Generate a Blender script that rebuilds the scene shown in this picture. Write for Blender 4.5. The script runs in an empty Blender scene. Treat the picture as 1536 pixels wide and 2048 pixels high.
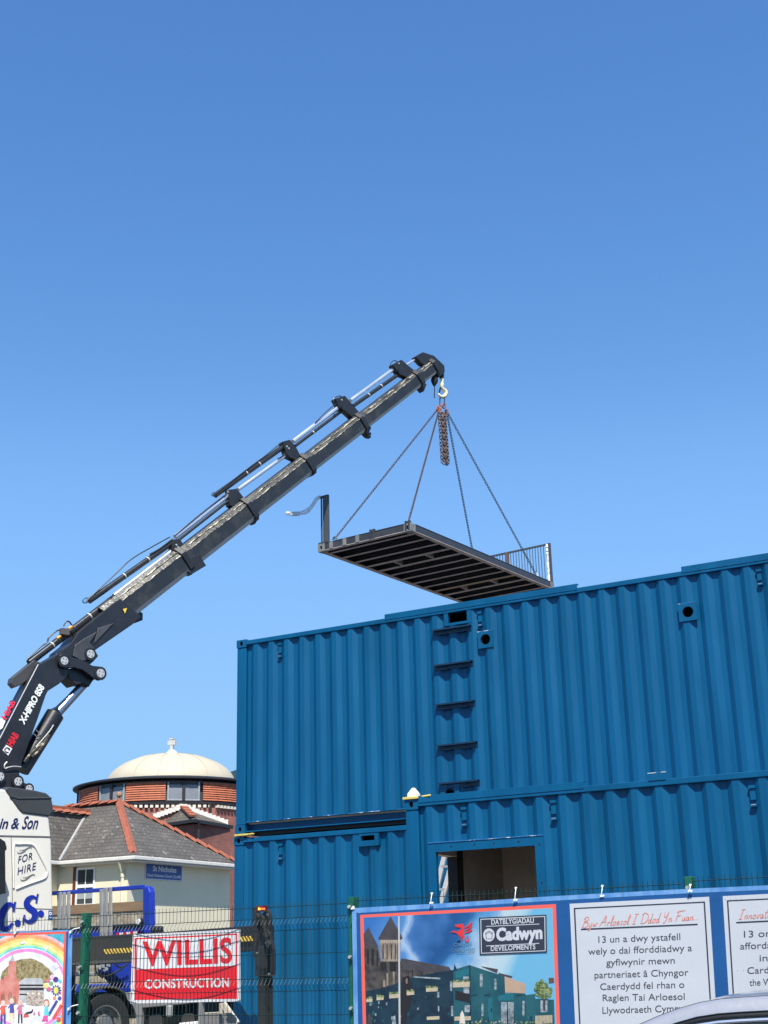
import bpy, bmesh, math, random
import numpy as np
from mathutils import Vector, Matrix
random.seed(7)
SC = bpy.context.scene
COL = SC.collection

# ------------------------------------------------------------------ camera
FPX = 2742.78
PIT, ROL, YAW = (math.radians(a) for a in (18.32983571, -1.477073, -28.89057466))
CAM = np.array([0.0, 0.0, 1.6])
_cy, _sy = math.cos(YAW), math.sin(YAW)
FW = np.array([_sy*math.cos(PIT), _cy*math.cos(PIT), math.sin(PIT)])
_r0 = np.array([_cy, -_sy, 0.0]); _u0 = np.cross(_r0, FW)
RT = math.cos(ROL)*_r0 + math.sin(ROL)*_u0
UP = -math.sin(ROL)*_r0 + math.cos(ROL)*_u0
cam = bpy.data.cameras.new('camera'); camo = bpy.data.objects.new('camera', cam); COL.objects.link(camo)
camo.matrix_world = Matrix(((RT[0], UP[0], -FW[0], CAM[0]), (RT[1], UP[1], -FW[1], CAM[1]),
                            (RT[2], UP[2], -FW[2], CAM[2]), (0, 0, 0, 1)))
cam.sensor_fit = 'VERTICAL'; cam.sensor_height = 24.0; cam.lens = FPX/2048*24.0
cam.clip_start = 0.1; cam.clip_end = 3000
SC.camera = camo

# ------------------------------------------------------------------ sky and sun
SUN_EL, SUN_AZ = math.radians(56), math.radians(34)     # azimuth measured from -Y towards +X
wd = bpy.data.worlds.new('World'); SC.world = wd; wd.use_nodes = True
nt = wd.node_tree; nt.nodes.clear()
sky = nt.nodes.new('ShaderNodeTexSky'); sky.sky_type = 'NISHITA'; sky.sun_disc = False
sky.sun_elevation = SUN_EL; sky.sun_rotation = math.pi - SUN_AZ
sky.altitude = 50; sky.air_density = 1.0; sky.dust_density = 0.25; sky.ozone_density = 2.0
hs = nt.nodes.new('ShaderNodeHueSaturation'); hs.inputs['Hue'].default_value = 0.506
hs.inputs['Saturation'].default_value = 1.20; hs.inputs['Value'].default_value = 1.0
bg = nt.nodes.new('ShaderNodeBackground'); bg.inputs['Strength'].default_value = 0.118
wo = nt.nodes.new('ShaderNodeOutputWorld')
k_in = nt.nodes.new('ShaderNodeVectorMath'); k_in.operation = 'SCALE'; k_in.inputs['Scale'].default_value = 0.198
k_out = nt.nodes.new('ShaderNodeVectorMath'); k_out.operation = 'SCALE'; k_out.inputs['Scale'].default_value = 1/0.198
cv = nt.nodes.new('ShaderNodeRGBCurve'); cm = cv.mapping; cm.extend = 'HORIZONTAL'
for ch, pts in ((0, ((.095, .087), (.150, .143), (.216, .220), (.413, .305), (.52, .315))), (1, ((.220, .242), (.323, .352), (.451, .491), (.737, .585), (.887, .605))),
                (2, ((.527, .605), (.716, .775), (.913, .965), (1.0, .99)))):
    c = cm.curves[ch]; c.points[-1].location = pts[-1]
    for p in pts[:-1]: c.points.new(*p)
cm.update()
nt.links.new(sky.outputs[0], hs.inputs['Color']); nt.links.new(hs.outputs[0], k_in.inputs[0]); nt.links.new(k_in.outputs[0], cv.inputs['Color'])
nt.links.new(cv.outputs[0], k_out.inputs[0]); nt.links.new(k_out.outputs[0], bg.inputs['Color'])
nt.links.new(bg.outputs[0], wo.inputs['Surface'])
sl = bpy.data.lights.new('sun', 'SUN'); sl.energy = 4.4; sl.angle = math.radians(0.53); sl.color = (1.0, 0.94, 0.84)
so = bpy.data.objects.new('sun', sl); COL.objects.link(so); so.location = (0, 0, 60)
_sd = Vector((math.sin(SUN_AZ)*math.cos(SUN_EL), -math.cos(SUN_AZ)*math.cos(SUN_EL), math.sin(SUN_EL)))
so.rotation_euler = _sd.to_track_quat('Z', 'Y').to_euler()
SC.view_settings.view_transform = 'Standard'; SC.view_settings.look = 'None'
SC.view_settings.exposure = 0.75; SC.view_settings.gamma = 1.0; SC.view_settings.use_curve_mapping = False
SC.render.engine = 'CYCLES'
SC.cycles.max_bounces = 6

# ------------------------------------------------------------------ measuring helpers
def ray(px, py): return FW*FPX + RT*(px-768) - UP*(py-1024)
def at_y(px, py, Y): d = ray(px, py); return CAM + d*(Y/d[1])
def at_x(px, py, X): d = ray(px, py); return CAM + d*(X/d[0])
def at_z(px, py, Z): d = ray(px, py); return CAM + d*((Z-1.6)/d[2])
def at_d(px, py, D): return CAM + ray(px, py)*(D/FPX)
def at_pl(px, py, P, n):
    d = ray(px, py); P = np.asarray(P, float); n = np.asarray(n, float)
    return CAM + d*(np.dot(P-CAM, n)/np.dot(d, n))
def v3(*a): return np.array(a, float)
EX, EY, EZ = v3(1, 0, 0), v3(0, 1, 0), v3(0, 0, 1)
def unit(v): v = np.asarray(v, float); return v/np.linalg.norm(v)

# ------------------------------------------------------------------ materials
def S(r, g, b):
    f = lambda c: (c/255/12.92 if c <= 10 else ((c/255+0.055)/1.055)**2.4)
    return (f(r), f(g), f(b))
_M = {}
def mat(name, col, rough=0.55, metal=0.0, var=0.10, vscale=3.0, bump=0.0, bscale=40.0, col2=None, thr=None,
        stretch=None, emit=0.0, alpha=1.0, spec=0.5, coat=0.0, trans=0.0):
    if name in _M: return _M[name]
    m = bpy.data.materials.new(name); m.use_nodes = True; N = m.node_tree.nodes; L = m.node_tree.links
    b = N['Principled BSDF']
    b.inputs['Roughness'].default_value = rough; b.inputs['Metallic'].default_value = metal
    b.inputs['Specular IOR Level'].default_value = spec; b.inputs['Coat Weight'].default_value = coat
    b.inputs['Alpha'].default_value = alpha; b.inputs['Transmission Weight'].default_value = trans
    c = tuple(col)+(1,)
    geo = N.new('ShaderNodeTexCoord'); mp = N.new('ShaderNodeMapping')
    if stretch: mp.inputs['Scale'].default_value = stretch
    L.new(geo.outputs['Object'], mp.inputs['Vector'])
    nz = N.new('ShaderNodeTexNoise'); nz.inputs['Scale'].default_value = vscale; nz.inputs['Detail'].default_value = 6
    nz.inputs['Roughness'].default_value = 0.65
    L.new(mp.outputs[0], nz.inputs['Vector'])
    rp = N.new('ShaderNodeValToRGB')
    if col2 is None:
        rp.color_ramp.elements[0].position = 0.3; rp.color_ramp.elements[1].position = 0.7
        rp.color_ramp.elements[0].color = tuple(x*(1-var) for x in col)+(1,)
        rp.color_ramp.elements[1].color = tuple(min(1, x*(1+var)) for x in col)+(1,)
    else:
        t = thr if thr else (0.45, 0.6)
        rp.color_ramp.elements[0].position = t[0]; rp.color_ramp.elements[1].position = t[1]
        rp.color_ramp.elements[0].color = c; rp.color_ramp.elements[1].color = tuple(col2)+(1,)
    L.new(nz.outputs['Fac'], rp.inputs['Fac']); L.new(rp.outputs['Color'], b.inputs['Base Color'])
    mr = N.new('ShaderNodeMapRange'); mr.inputs['To Min'].default_value = max(0.02, rough-0.08); mr.inputs['To Max'].default_value = min(1, rough+0.10)
    L.new(nz.outputs['Fac'], mr.inputs['Value']); L.new(mr.outputs[0], b.inputs['Roughness'])
    if bump > 0:
        n2 = N.new('ShaderNodeTexNoise'); n2.inputs['Scale'].default_value = bscale; n2.inputs['Detail'].default_value = 4
        L.new(mp.outputs[0], n2.inputs['Vector'])
        bp = N.new('ShaderNodeBump'); bp.inputs['Strength'].default_value = bump; bp.inputs['Distance'].default_value = 0.02
        L.new(n2.outputs['Fac'], bp.inputs['Height']); L.new(bp.outputs[0], b.inputs['Normal'])
    if emit > 0:
        b.inputs['Emission Color'].default_value = c; b.inputs['Emission Strength'].default_value = emit
    _M[name] = m
    return m

def mat_course(name, c1, c2, mortar, row, width, rough=0.75, bump=0.6, msize=0.06, slope=1.0, moss=None):
    """Bricks, slates or tiles: courses follow the height, joints run along x+y."""
    if name in _M: return _M[name]
    m = bpy.data.materials.new(name); m.use_nodes = True; N = m.node_tree.nodes; L = m.node_tree.links
    b = N['Principled BSDF']; b.inputs['Roughness'].default_value = rough
    tc = N.new('ShaderNodeTexCoord'); sp = N.new('ShaderNodeSeparateXYZ'); L.new(tc.outputs['Object'], sp.inputs[0])
    ad = N.new('ShaderNodeMath'); ad.operation = 'ADD'; L.new(sp.outputs[0], ad.inputs[0]); L.new(sp.outputs[1], ad.inputs[1])
    cb = N.new('ShaderNodeCombineXYZ'); L.new(ad.outputs[0], cb.inputs[0]); L.new(sp.outputs[2], cb.inputs[1])
    bk = N.new('ShaderNodeTexBrick'); bk.inputs['Scale'].default_value = 1.0
    bk.inputs['Brick Width'].default_value = width; bk.inputs['Row Height'].default_value = row
    bk.inputs['Mortar Size'].default_value = msize*row; bk.inputs['Mortar Smooth'].default_value = 0.3
    bk.inputs['Color1'].default_value = tuple(c1)+(1,); bk.inputs['Color2'].default_value = tuple(c2)+(1,); bk.inputs['Mortar'].default_value = tuple(mortar)+(1,)
    L.new(cb.outputs[0], bk.inputs['Vector'])
    nz = N.new('ShaderNodeTexNoise'); nz.inputs['Scale'].default_value = 1.6; nz.inputs['Detail'].default_value = 7
    L.new(tc.outputs['Object'], nz.inputs['Vector'])
    mx = N.new('ShaderNodeMixRGB'); mx.blend_type = 'OVERLAY'; mx.inputs[0].default_value = 0.55
    L.new(bk.outputs['Color'], mx.inputs[1]); L.new(nz.outputs['Fac'], mx.inputs[2])
    hsv = N.new('ShaderNodeHueSaturation'); hsv.inputs['Saturation'].default_value = 0.9
    L.new(mx.outputs[0], hsv.inputs['Color'])
    out = hsv.outputs[0]
    if moss:
        n3 = N.new('ShaderNodeTexNoise'); n3.inputs['Scale'].default_value = 5; n3.inputs['Detail'].default_value = 8
        L.new(tc.outputs['Object'], n3.inputs['Vector'])
        rp = N.new('ShaderNodeValToRGB'); rp.color_ramp.elements[0].position = 0.62; rp.color_ramp.elements[1].position = 0.72
        L.new(n3.outputs['Fac'], rp.inputs[0])
        m2 = N.new('ShaderNodeMixRGB'); m2.inputs[2].default_value = tuple(moss)+(1,)
        L.new(rp.outputs[0], m2.inputs[0]); L.new(out, m2.inputs[1]); out = m2.outputs[0]
    L.new(out, b.inputs['Base Color'])
    bp = N.new('ShaderNodeBump'); bp.inputs['Strength'].default_value = bump; bp.inputs['Distance'].default_value = 0.02; bp.invert = True
    L.new(bk.outputs['Fac'], bp.inputs['Height']); L.new(bp.outputs[0], b.inputs['Normal'])
    _M[name] = m
    return m

# ------------------------------------------------------------------ mesh builder
class MB:
    def __init__(s): s.v = []; s.f = []; s.m = []
    def add(s, vs, fs, mi=0):
        o = len(s.v); s.v += [tuple(float(c) for c in p) for p in vs]
        for f in fs: s.f.append([i+o for i in f]); s.m.append(mi)
    def poly(s, pts, mi=0): s.add(pts, [list(range(len(pts)))], mi)
    def box(s, x0, x1, y0, y1, z0, z1, mi=0):
        s.obox(v3((x0+x1)/2, (y0+y1)/2, (z0+z1)/2), EX*(x1-x0)/2, EY*(y1-y0)/2, EZ*(z1-z0)/2, mi)
    def obox(s, c, a, b, d, mi=0):
        c = np.asarray(c, float)
        vs = [c-a-b-d, c+a-b-d, c+a+b-d, c-a+b-d, c-a-b+d, c+a-b+d, c+a+b+d, c-a+b+d]
        s.add(vs, [[0, 3, 2, 1], [4, 5, 6, 7], [0, 1, 5, 4], [1, 2, 6, 5], [2, 3, 7, 6], [3, 0, 4, 7]], mi)
    def beam(s, p0, p1, w, h, side=None, mi=0):
        """A box from p0 to p1, w wide along `side`, h high across it."""
        p0 = np.asarray(p0, float); p1 = np.asarray(p1, float); d = p1-p0
        if side is None: side = np.cross(d, EZ) if abs(unit(d)[2]) < 0.95 else EX
        a = unit(side); a = unit(a-unit(d)*np.dot(a, unit(d))); b = unit(np.cross(d, a))
        s.obox((p0+p1)/2, d/2, a*w/2, b*h/2, mi)
    def prism(s, pts, d, mi=0):
        pts = [np.asarray(p, float) for p in pts]; d = np.asarray(d, float); n = len(pts)
        vs = pts+[p+d for p in pts]
        fs = [list(range(n)), list(range(2*n-1, n-1, -1))]+[[i, i+n, (i+1) % n+n, (i+1) % n] for i in range(n)]
        s.add(vs, fs, mi)
    def cyl(s, p0, p1, r, r1=None, n=14, mi=0, cap=True):
        p0 = np.asarray(p0, float); p1 = np.asarray(p1, float); d = unit(p1-p0); r1 = r if r1 is None else r1
        a = unit(np.cross(d, EZ if abs(d[2]) < 0.9 else EX)); b = np.cross(d, a)
        A = [2*math.pi*i/n for i in range(n)]
        vs = [p0+(a*math.cos(t)+b*math.sin(t))*r for t in A]+[p1+(a*math.cos(t)+b*math.sin(t))*r1 for t in A]
        fs = [[i, (i+1) % n, (i+1) % n+n, i+n] for i in range(n)]
        if cap: fs += [list(range(n-1, -1, -1)), list(range(n, 2*n))]
        s.add(vs, fs, mi)
    def tube(s, pts, r, n=6, mi=0, closed=False, rs=None):
        pts = [np.asarray(p, float) for p in pts]; k = len(pts); vs = []; fs = []
        ref = None
        for i, p in enumerate(pts):
            if closed: t = pts[(i+1) % k]-pts[i-1]
            else: t = pts[min(i+1, k-1)]-pts[max(i-1, 0)]
            t = unit(t)
            if ref is None: ref = np.cross(t, EZ if abs(t[2]) < 0.9 else EX)
            a = unit(ref-t*np.dot(ref, t)); ref = a; b = np.cross(t, a); rr = rs[i] if rs else r
            vs += [p+(a*math.cos(2*math.pi*j/n)+b*math.sin(2*math.pi*j/n))*rr for j in range(n)]
        for i in range(k if closed else k-1):
            o, q = i*n, ((i+1) % k)*n
            fs += [[o+j, o+(j+1) % n, q+(j+1) % n, q+j] for j in range(n)]
        if not closed: fs += [list(range(n-1, -1, -1)), list(range((k-1)*n, k*n))]
        s.add(vs, fs, mi)
    def plate_hole(s, c, u, w, nrm, hw, hh, rx, ry, th, depth, mi=0, mi_in=None, n=20):
        """A rectangular plate with an oval hole through it and a short sleeve behind; nrm faces out."""
        c = np.asarray(c, float); mi_in = mi if mi_in is None else mi_in
        per = []; ell = []
        for i in range(n):
            t = 2*math.pi*(i+0.5)/n; ct, st = math.cos(t), math.sin(t)
            k = 1/max(abs(ct)/1.0, abs(st)/1.0)
            per.append(c+u*(hw*ct*k)+w*(hh*st*k)); ell.append(c+u*(rx*ct)+w*(ry*st))
        # corners are snapped so the plate keeps square corners
        for sx in (-1, 1):
            for sy in (-1, 1):
                q = c+u*hw*sx+w*hh*sy
                j = min(range(n), key=lambda i: np.linalg.norm(per[i]-q)); per[j] = q
        back = [p-nrm*th for p in per]; inn = [p-nrm*depth for p in ell]
        vs = per+ell+back+inn
        fs = []; fi = []
        for i in range(n):
            j = (i+1) % n
            fs.append([i, j, n+j, n+i]); fs.append([i, 2*n+i, 2*n+j, j]); fi.append([n+i, n+j, 3*n+j, 3*n+i])
        s.add(vs, fs, mi); s.add(vs, fi, mi_in)

def clip(poly, rect):
    """Clip a 2-D polygon to a convex 2-D polygon."""
    out = list(poly); k = len(rect)
    area = sum(rect[i][0]*rect[(i+1) % k][1]-rect[(i+1) % k][0]*rect[i][1] for i in range(k))
    sg = 1 if area > 0 else -1
    for i in range(k):
        a, b = rect[i], rect[(i+1) % k]; inp = out; out = []
        sd = lambda p: sg*((b[0]-a[0])*(p[1]-a[1])-(b[1]-a[1])*(p[0]-a[0]))
        for j in range(len(inp)):
            p, q = inp[j-1], inp[j]; dp, dq = sd(p), sd(q)
            if (dp >= 0) != (dq >= 0):
                t = dp/(dp-dq); out.append((p[0]+(q[0]-p[0])*t, p[1]+(q[1]-p[1])*t))
            if dq >= 0: out.append(q)
        if not out: return []
    return out

ORG = {}
def build(mb, name, mats, parent=None, loc=None, smooth=False, bevel=0.0, slices=None, disp=None, label=None):
    if not isinstance(mats, (list, tuple)): mats = [mats]
    vs = np.array(mb.v)
    if parent is not None: org = ORG[parent.name]
    elif loc is not None: org = np.asarray(loc, float)
    else:
        lo, hi = vs.min(0), vs.max(0); org = v3((lo[0]+hi[0])/2, (lo[1]+hi[1])/2, lo[2])
    me = bpy.data.meshes.new(name)
    me.from_pydata([tuple(p) for p in vs], [], mb.f)
    for m in mats: me.materials.append(m)
    me.polygons.foreach_set('material_index', mb.m)
    if slices or disp or True:
        bm = bmesh.new(); bm.from_mesh(me)
        if slices:
            for x in slices:
                bmesh.ops.bisect_plane(bm, geom=bm.verts[:]+bm.edges[:]+bm.faces[:], plane_co=(x, 0, 0), plane_no=(1, 0, 0), dist=1e-5)
        if disp:
            for v in bm.verts: v.co = Vector(disp(*v.co))
        if not slices and not disp: bmesh.ops.recalc_face_normals(bm, faces=bm.faces[:])
        for v in bm.verts: v.co -= Vector(org)
        bm.to_mesh(me); bm.free()
    if smooth:
        for p in me.polygons: p.use_smooth = True
    o = bpy.data.objects.new(name, me); COL.objects.link(o)
    if parent is not None:
        o.parent = parent; ORG[o.name] = ORG[parent.name]
    else:
        o.location = org; ORG[o.name] = org
    if smooth and bevel == 0:
        md = o.modifiers.new('edges', 'EDGE_SPLIT'); md.split_angle = math.radians(40)
    if bevel > 0:
        md = o.modifiers.new('bevel', 'BEVEL'); md.width = bevel; md.segments = 2; md.limit_method = 'ANGLE'; md.angle_limit = math.radians(40)
    if label: o['label'] = label
    return o

def thing(name, label, cat, loc, group=None):
    o = bpy.data.objects.new(name, None); COL.objects.link(o); o.location = tuple(loc); o.empty_display_size = 0.2
    ORG[o.name] = np.asarray(loc, float); tag(o, label, cat, group)
    return o
def tag(o, label, cat, group=None):
    o['label'] = label; o['category'] = cat
    if group: o['group'] = group
    return o
def struct(o, kind='structure'): o['kind'] = kind; return o

# ------------------------------------------------------------------ lettering
_T = {}
def glyphs(txt, weight=0.0, spacing=1.0):
    k = (txt, weight, spacing)
    if k in _T: return _T[k]
    cu = bpy.data.curves.new('t', 'FONT'); cu.body = txt; cu.size = 1.0; cu.offset = weight; cu.space_character = spacing
    cu.resolution_u = 4; cu.dimensions = '2D'; cu.fill_mode = 'BOTH'
    ob = bpy.data.objects.new('t', cu); COL.objects.link(ob)
    dg = bpy.context.evaluated_depsgraph_get(); dg.update()
    me = bpy.data.meshes.new_from_object(ob.evaluated_get(dg))
    vs = np.array([tuple(v.co) for v in me.vertices]) if len(me.vertices) else np.zeros((0, 3))
    fs = [list(p.vertices) for p in me.polygons]
    bpy.data.objects.remove(ob); bpy.data.curves.remove(cu); bpy.data.meshes.remove(me)
    _T[k] = (vs, fs)
    return _T[k]
CAPH = None
def put_text(mb, txt, p0, p1, ptop, mi=0, weight=0.0, off=None, spacing=1.0):
    """Lettering whose baseline runs p0->p1 and whose capitals rise from p0 to ptop."""
    global CAPH
    if CAPH is None: CAPH = float(glyphs('H')[0][:, 1].max())
    vs, fs = glyphs(txt, weight, spacing)
    x0, x1 = vs[:, 0].min(), vs[:, 0].max()
    p0, p1, ptop = (np.asarray(p, float) for p in (p0, p1, ptop))
    u = p1-p0; w = ptop-p0; o = np.zeros(3) if off is None else off
    mb.add([p0+u*((v[0]-x0)/(x1-x0))+w*(v[1]/CAPH)+o for v in vs], fs, mi)

class Art:
    """Flat print built from polygons given on a plane, thin layers stepping towards `out`."""
    def __init__(s, fn, out, eps=0.0003):
        s.fn = fn; s.out = np.asarray(out, float); s.eps = eps; s.mb = MB(); s.mats = []
    def mi(s, m):
        if m not in s.mats: s.mats.append(m)
        return s.mats.index(m)
    def P(s, p, l): return s.fn(*p)+s.out*(s.eps*l)
    def poly(s, pts, m, l):
        if len(pts) >= 3: s.mb.poly([s.P(p, l) for p in pts], s.mi(m))
    def rect(s, x0, y0, x1, y1, m, l): s.poly([(x0, y0), (x1, y0), (x1, y1), (x0, y1)], m, l)
    def disc(s, c, rx, ry, m, l, n=20): s.poly([(c[0]+rx*math.cos(2*math.pi*i/n), c[1]+ry*math.sin(2*math.pi*i/n)) for i in range(n)], m, l)
    def line(s, pts, w, m, l):
        for i in range(len(pts)-1):
            (ax, ay), (bx, by) = pts[i], pts[i+1]; d = math.hypot(bx-ax, by-ay) or 1
            nx, ny = -(by-ay)/d*w/2, (bx-ax)/d*w/2
            s.poly([(ax+nx, ay+ny), (bx+nx, by+ny), (bx-nx, by-ny), (ax-nx, ay-ny)], m, l)
    def brush(s, pts, w0, w1, m, l):
        """A stroke that swells and thins (round ended)."""
        n = len(pts); L = []; R = []
        for i in range(n):
            a, b = pts[max(i-1, 0)], pts[min(i+1, n-1)]; d = math.hypot(b[0]-a[0], b[1]-a[1]) or 1
            t = i/(n-1); w = (w0+(w1-w0)*math.sin(math.pi*t))/2
            nx, ny = -(b[1]-a[1])/d*w, (b[0]-a[0])/d*w
            L.append((pts[i][0]+nx, pts[i][1]+ny)); R.append((pts[i][0]-nx, pts[i][1]-ny))
        for i in range(n-1): s.poly([L[i], L[i+1], R[i+1], R[i]], m, l)
    def text(s, txt, a, b, top, m, l, weight=0.0, spacing=1.0):
        put_text(s.mb, txt, s.P(a, l), s.P(b, l), s.P(top, l), s.mi(m), weight, spacing=spacing)
    def build(s, name, parent, **k): return build(s.mb, name, s.mats, parent, **k)

# pen strokes of a loose handwritten script: letter -> (advance, strokes); x-height 0.45, capitals 1.2
HAND = {
 'B': (0.75, [[(0.1, 0), (0.18, 0.6), (0.25, 1.15)], [(0.05, 0.95), (0.3, 1.2), (0.6, 1.05), (0.5, 0.75), (0.22, 0.62), (0.62, 0.5), (0.66, 0.15), (0.35, -0.05), (0.02, 0.06)]]),
 'y': (0.42, [[(0.02, 0.45), (0.06, 0.1), (0.22, 0.08), (0.34, 0.45)], [(0.34, 0.45), (0.26, -0.2), (0.08, -0.42), (0.0, -0.25)]]),
 'w': (0.55, [[(0, 0.42), (0.06, 0.04), (0.2, 0.3), (0.28, 0.04), (0.46, 0.42), (0.55, 0.38)]]),
 'A': (0.72, [[(-0.1, -0.02), (0.2, 0.6), (0.45, 1.2), (0.5, 0.5), (0.56, 0)], [(0.0, 0.42), (0.3, 0.48), (0.66, 0.5)]]),
 'r': (0.34, [[(0.04, 0), (0.1, 0.42)], [(0.07, 0.2), (0.2, 0.45), (0.34, 0.38)]]),
 'l': (0.26, [[(0.02, 0.1), (0.22, 0.75), (0.2, 1.15), (0.08, 0.7), (0.08, 0.02), (0.26, 0.14)]]),
 'o': (0.38, [[(0.22, 0.44), (0.04, 0.32), (0.06, 0.03), (0.24, 0.04), (0.3, 0.3), (0.2, 0.44), (0.38, 0.36)]]),
 'e': (0.36, [[(0.04, 0.18), (0.26, 0.3), (0.18, 0.46), (0.04, 0.26), (0.12, 0.0), (0.36, 0.16)]]),
 's': (0.32, [[(0.28, 0.42), (0.12, 0.44), (0.16, 0.24), (0.22, 0.06), (0.02, 0.02)]]),
 'I': (0.6, [[(0.1, 1.15), (0.35, 1.12), (0.55, 1.18)], [(0.34, 1.12), (0.24, 0.5), (0.2, 0.02)], [(0.0, 0.0), (0.2, 0.03), (0.42, -0.02)]]),
 'D': (0.85, [[(0.2, 1.1), (0.14, 0.5), (0.12, 0.0)], [(0.0, 1.0), (0.3, 1.22), (0.7, 1.0), (0.8, 0.5), (0.5, 0.05), (0.02, 0.02)]]),
 'd': (0.44, [[(0.26, 0.4), (0.06, 0.34), (0.06, 0.03), (0.24, 0.1), (0.36, 1.1)], [(0.36, 1.1), (0.3, 0.4), (0.32, 0.02), (0.44, 0.12)]]),
 'Y': (0.62, [[(0.05, 1.15), (0.1, 0.65), (0.3, 0.6), (0.5, 1.15)], [(0.5, 1.15), (0.4, 0.4), (0.22, -0.1), (0.05, 0.0)]]),
 'n': (0.42, [[(0.03, 0.42), (0.05, 0.0)], [(0.05, 0.2), (0.22, 0.45), (0.3, 0.3), (0.28, 0.04), (0.42, 0.12)]]),
 'F': (0.75, [[(0.22, 1.1), (0.16, 0.5), (0.1, -0.02)], [(0.0, 1.05), (0.4, 1.15), (0.95, 1.2)], [(0.1, 0.6), (0.35, 0.62), (0.55, 0.66)]]),
 'u': (0.42, [[(0.02, 0.44), (0.06, 0.05), (0.24, 0.12), (0.32, 0.44)], [(0.32, 0.44), (0.3, 0.04), (0.42, 0.14)]]),
 'a': (0.42, [[(0.28, 0.4), (0.08, 0.38), (0.05, 0.04), (0.22, 0.08), (0.3, 0.42)], [(0.3, 0.42), (0.28, 0.02), (0.42, 0.14)]]),
 'v': (0.38, [[(0.02, 0.44), (0.12, 0.02), (0.3, 0.44), (0.38, 0.4)]]),
 't': (0.3, [[(0.2, 0.95), (0.1, 0.4), (0.12, 0.02), (0.28, 0.1)], [(-0.02, 0.62), (0.16, 0.64), (0.36, 0.7)]]),
 'i': (0.22, [[(0.08, 0.42), (0.06, 0.04), (0.22, 0.12)], [(0.12, 0.62), (0.14, 0.66)]]),
 '.': (0.16, [[(0.04, 0.02), (0.07, 0.05)]]), ' ': (0.26, [])}
def handwrite(A, txt, a, b, top, w, m, l):
    adv = sum(HAND[c][0]+0.05 for c in txt); x = 0.0
    ux_, uy_ = (b[0]-a[0])/adv, (b[1]-a[1])/adv; vx, vy = (top[0]-a[0])/1.2, (top[1]-a[1])/1.2
    for c in txt:
        for st in HAND[c][1]:
            p = spline([(a[0]+ux_*(x+q[0])+vx*q[1], a[1]+uy_*(x+q[0])+vy*q[1]) for q in st], 5)
            A.brush(p, w*0.55, w*1.1, m, l)
        x += HAND[c][0]+0.05

def spline(pts, n=6):
    """Catmull-Rom through 2-D or 3-D points."""
    P = [np.asarray(p, float) for p in pts]; out = []
    for i in range(len(P)-1):
        a, b, c, d = P[max(i-1, 0)], P[i], P[i+1], P[min(i+2, len(P)-1)]
        for j in range(n):
            t = j/n
            out.append(0.5*((2*b)+(c-a)*t+(2*a-5*b+4*c-d)*t*t+(3*b-a-3*c+d)*t**3))
    out.append(P[-1])
    return out

# common materials
BLUE = mat('container_blue_paint', (0.0, 0.078, 0.183), rough=0.40, var=0.15, vscale=2.2, bump=0.13, bscale=4, spec=0.28, stretch=(1.6, 1.6, 0.28))
BLUE_EDGE = mat('scuffed_blue_edge', (0.03, 0.16, 0.36), rough=0.4, col2=(0.62, 0.66, 0.72), thr=(0.56, 0.6), vscale=6)
DARKIN = mat('unpainted_dark_interior', (0.50, 0.42, 0.34), rough=0.8, var=0.18, vscale=2.2)
BLACKM = mat('black_steel', (0.018, 0.019, 0.022), rough=0.42, var=0.25, vscale=5, bump=0.08, bscale=30)
CHAR = mat('charcoal_crane_paint', (0.018, 0.019, 0.024), rough=0.36, var=0.2, vscale=4, bump=0.05, bscale=18)
STEEL = mat('brushed_steel', (0.52, 0.53, 0.55), rough=0.3, metal=0.9, var=0.12, vscale=8)
CHROME = mat('chrome_rod', (0.80, 0.80, 0.84), rough=0.24, metal=0.75, var=0.04)
RUBBER = mat('black_rubber', (0.014, 0.014, 0.015), rough=0.8, var=0.2, bump=0.2)
WHITE = mat('white_paint', (0.78, 0.78, 0.76), rough=0.4, var=0.04)
GREEN = mat('green_powder_coat', (0.008, 0.10, 0.055), rough=0.4, var=0.15)
GALV = mat('galvanised_steel', (0.50, 0.50, 0.47), rough=0.45, metal=0.5, var=0.18, vscale=9)
YEL = mat('yellow_paint', (0.62, 0.50, 0.12), rough=0.5, var=0.12, vscale=12)
ORANGE = mat('orange_fitting', (0.75, 0.34, 0.03), rough=0.45)

# ------------------------------------------------------------------ ground
mb = MB()
g0, g1 = 9.6, 10.4
mb.add([(-400, -60, 0), (400, -60, 0), (400, g0, 0), (-400, g0, 0), (-400, g1, 0.3), (400, g1, 0.3), (400, 900, 0.3), (-400, 900, 0.3)],
       [[0, 1, 2, 3], [3, 2, 5, 4], [4, 5, 6, 7]])
ground = struct(build(mb, 'ground', mat('tarmac_and_gravel', (0.085, 0.08, 0.075), rough=0.9, var=0.3, vscale=1.5, bump=0.3, bscale=60), loc=(0, 0, 0)))
mb = MB(); mb.box(-12.6, 5.2, 14.2, 19.6, 0.304, 0.53)
struct(build(mb, 'concrete_foundation', mat('concrete', (0.38, 0.37, 0.35), rough=0.85, var=0.12, bump=0.2), loc=(-4, 17, 0.304)))

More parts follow.
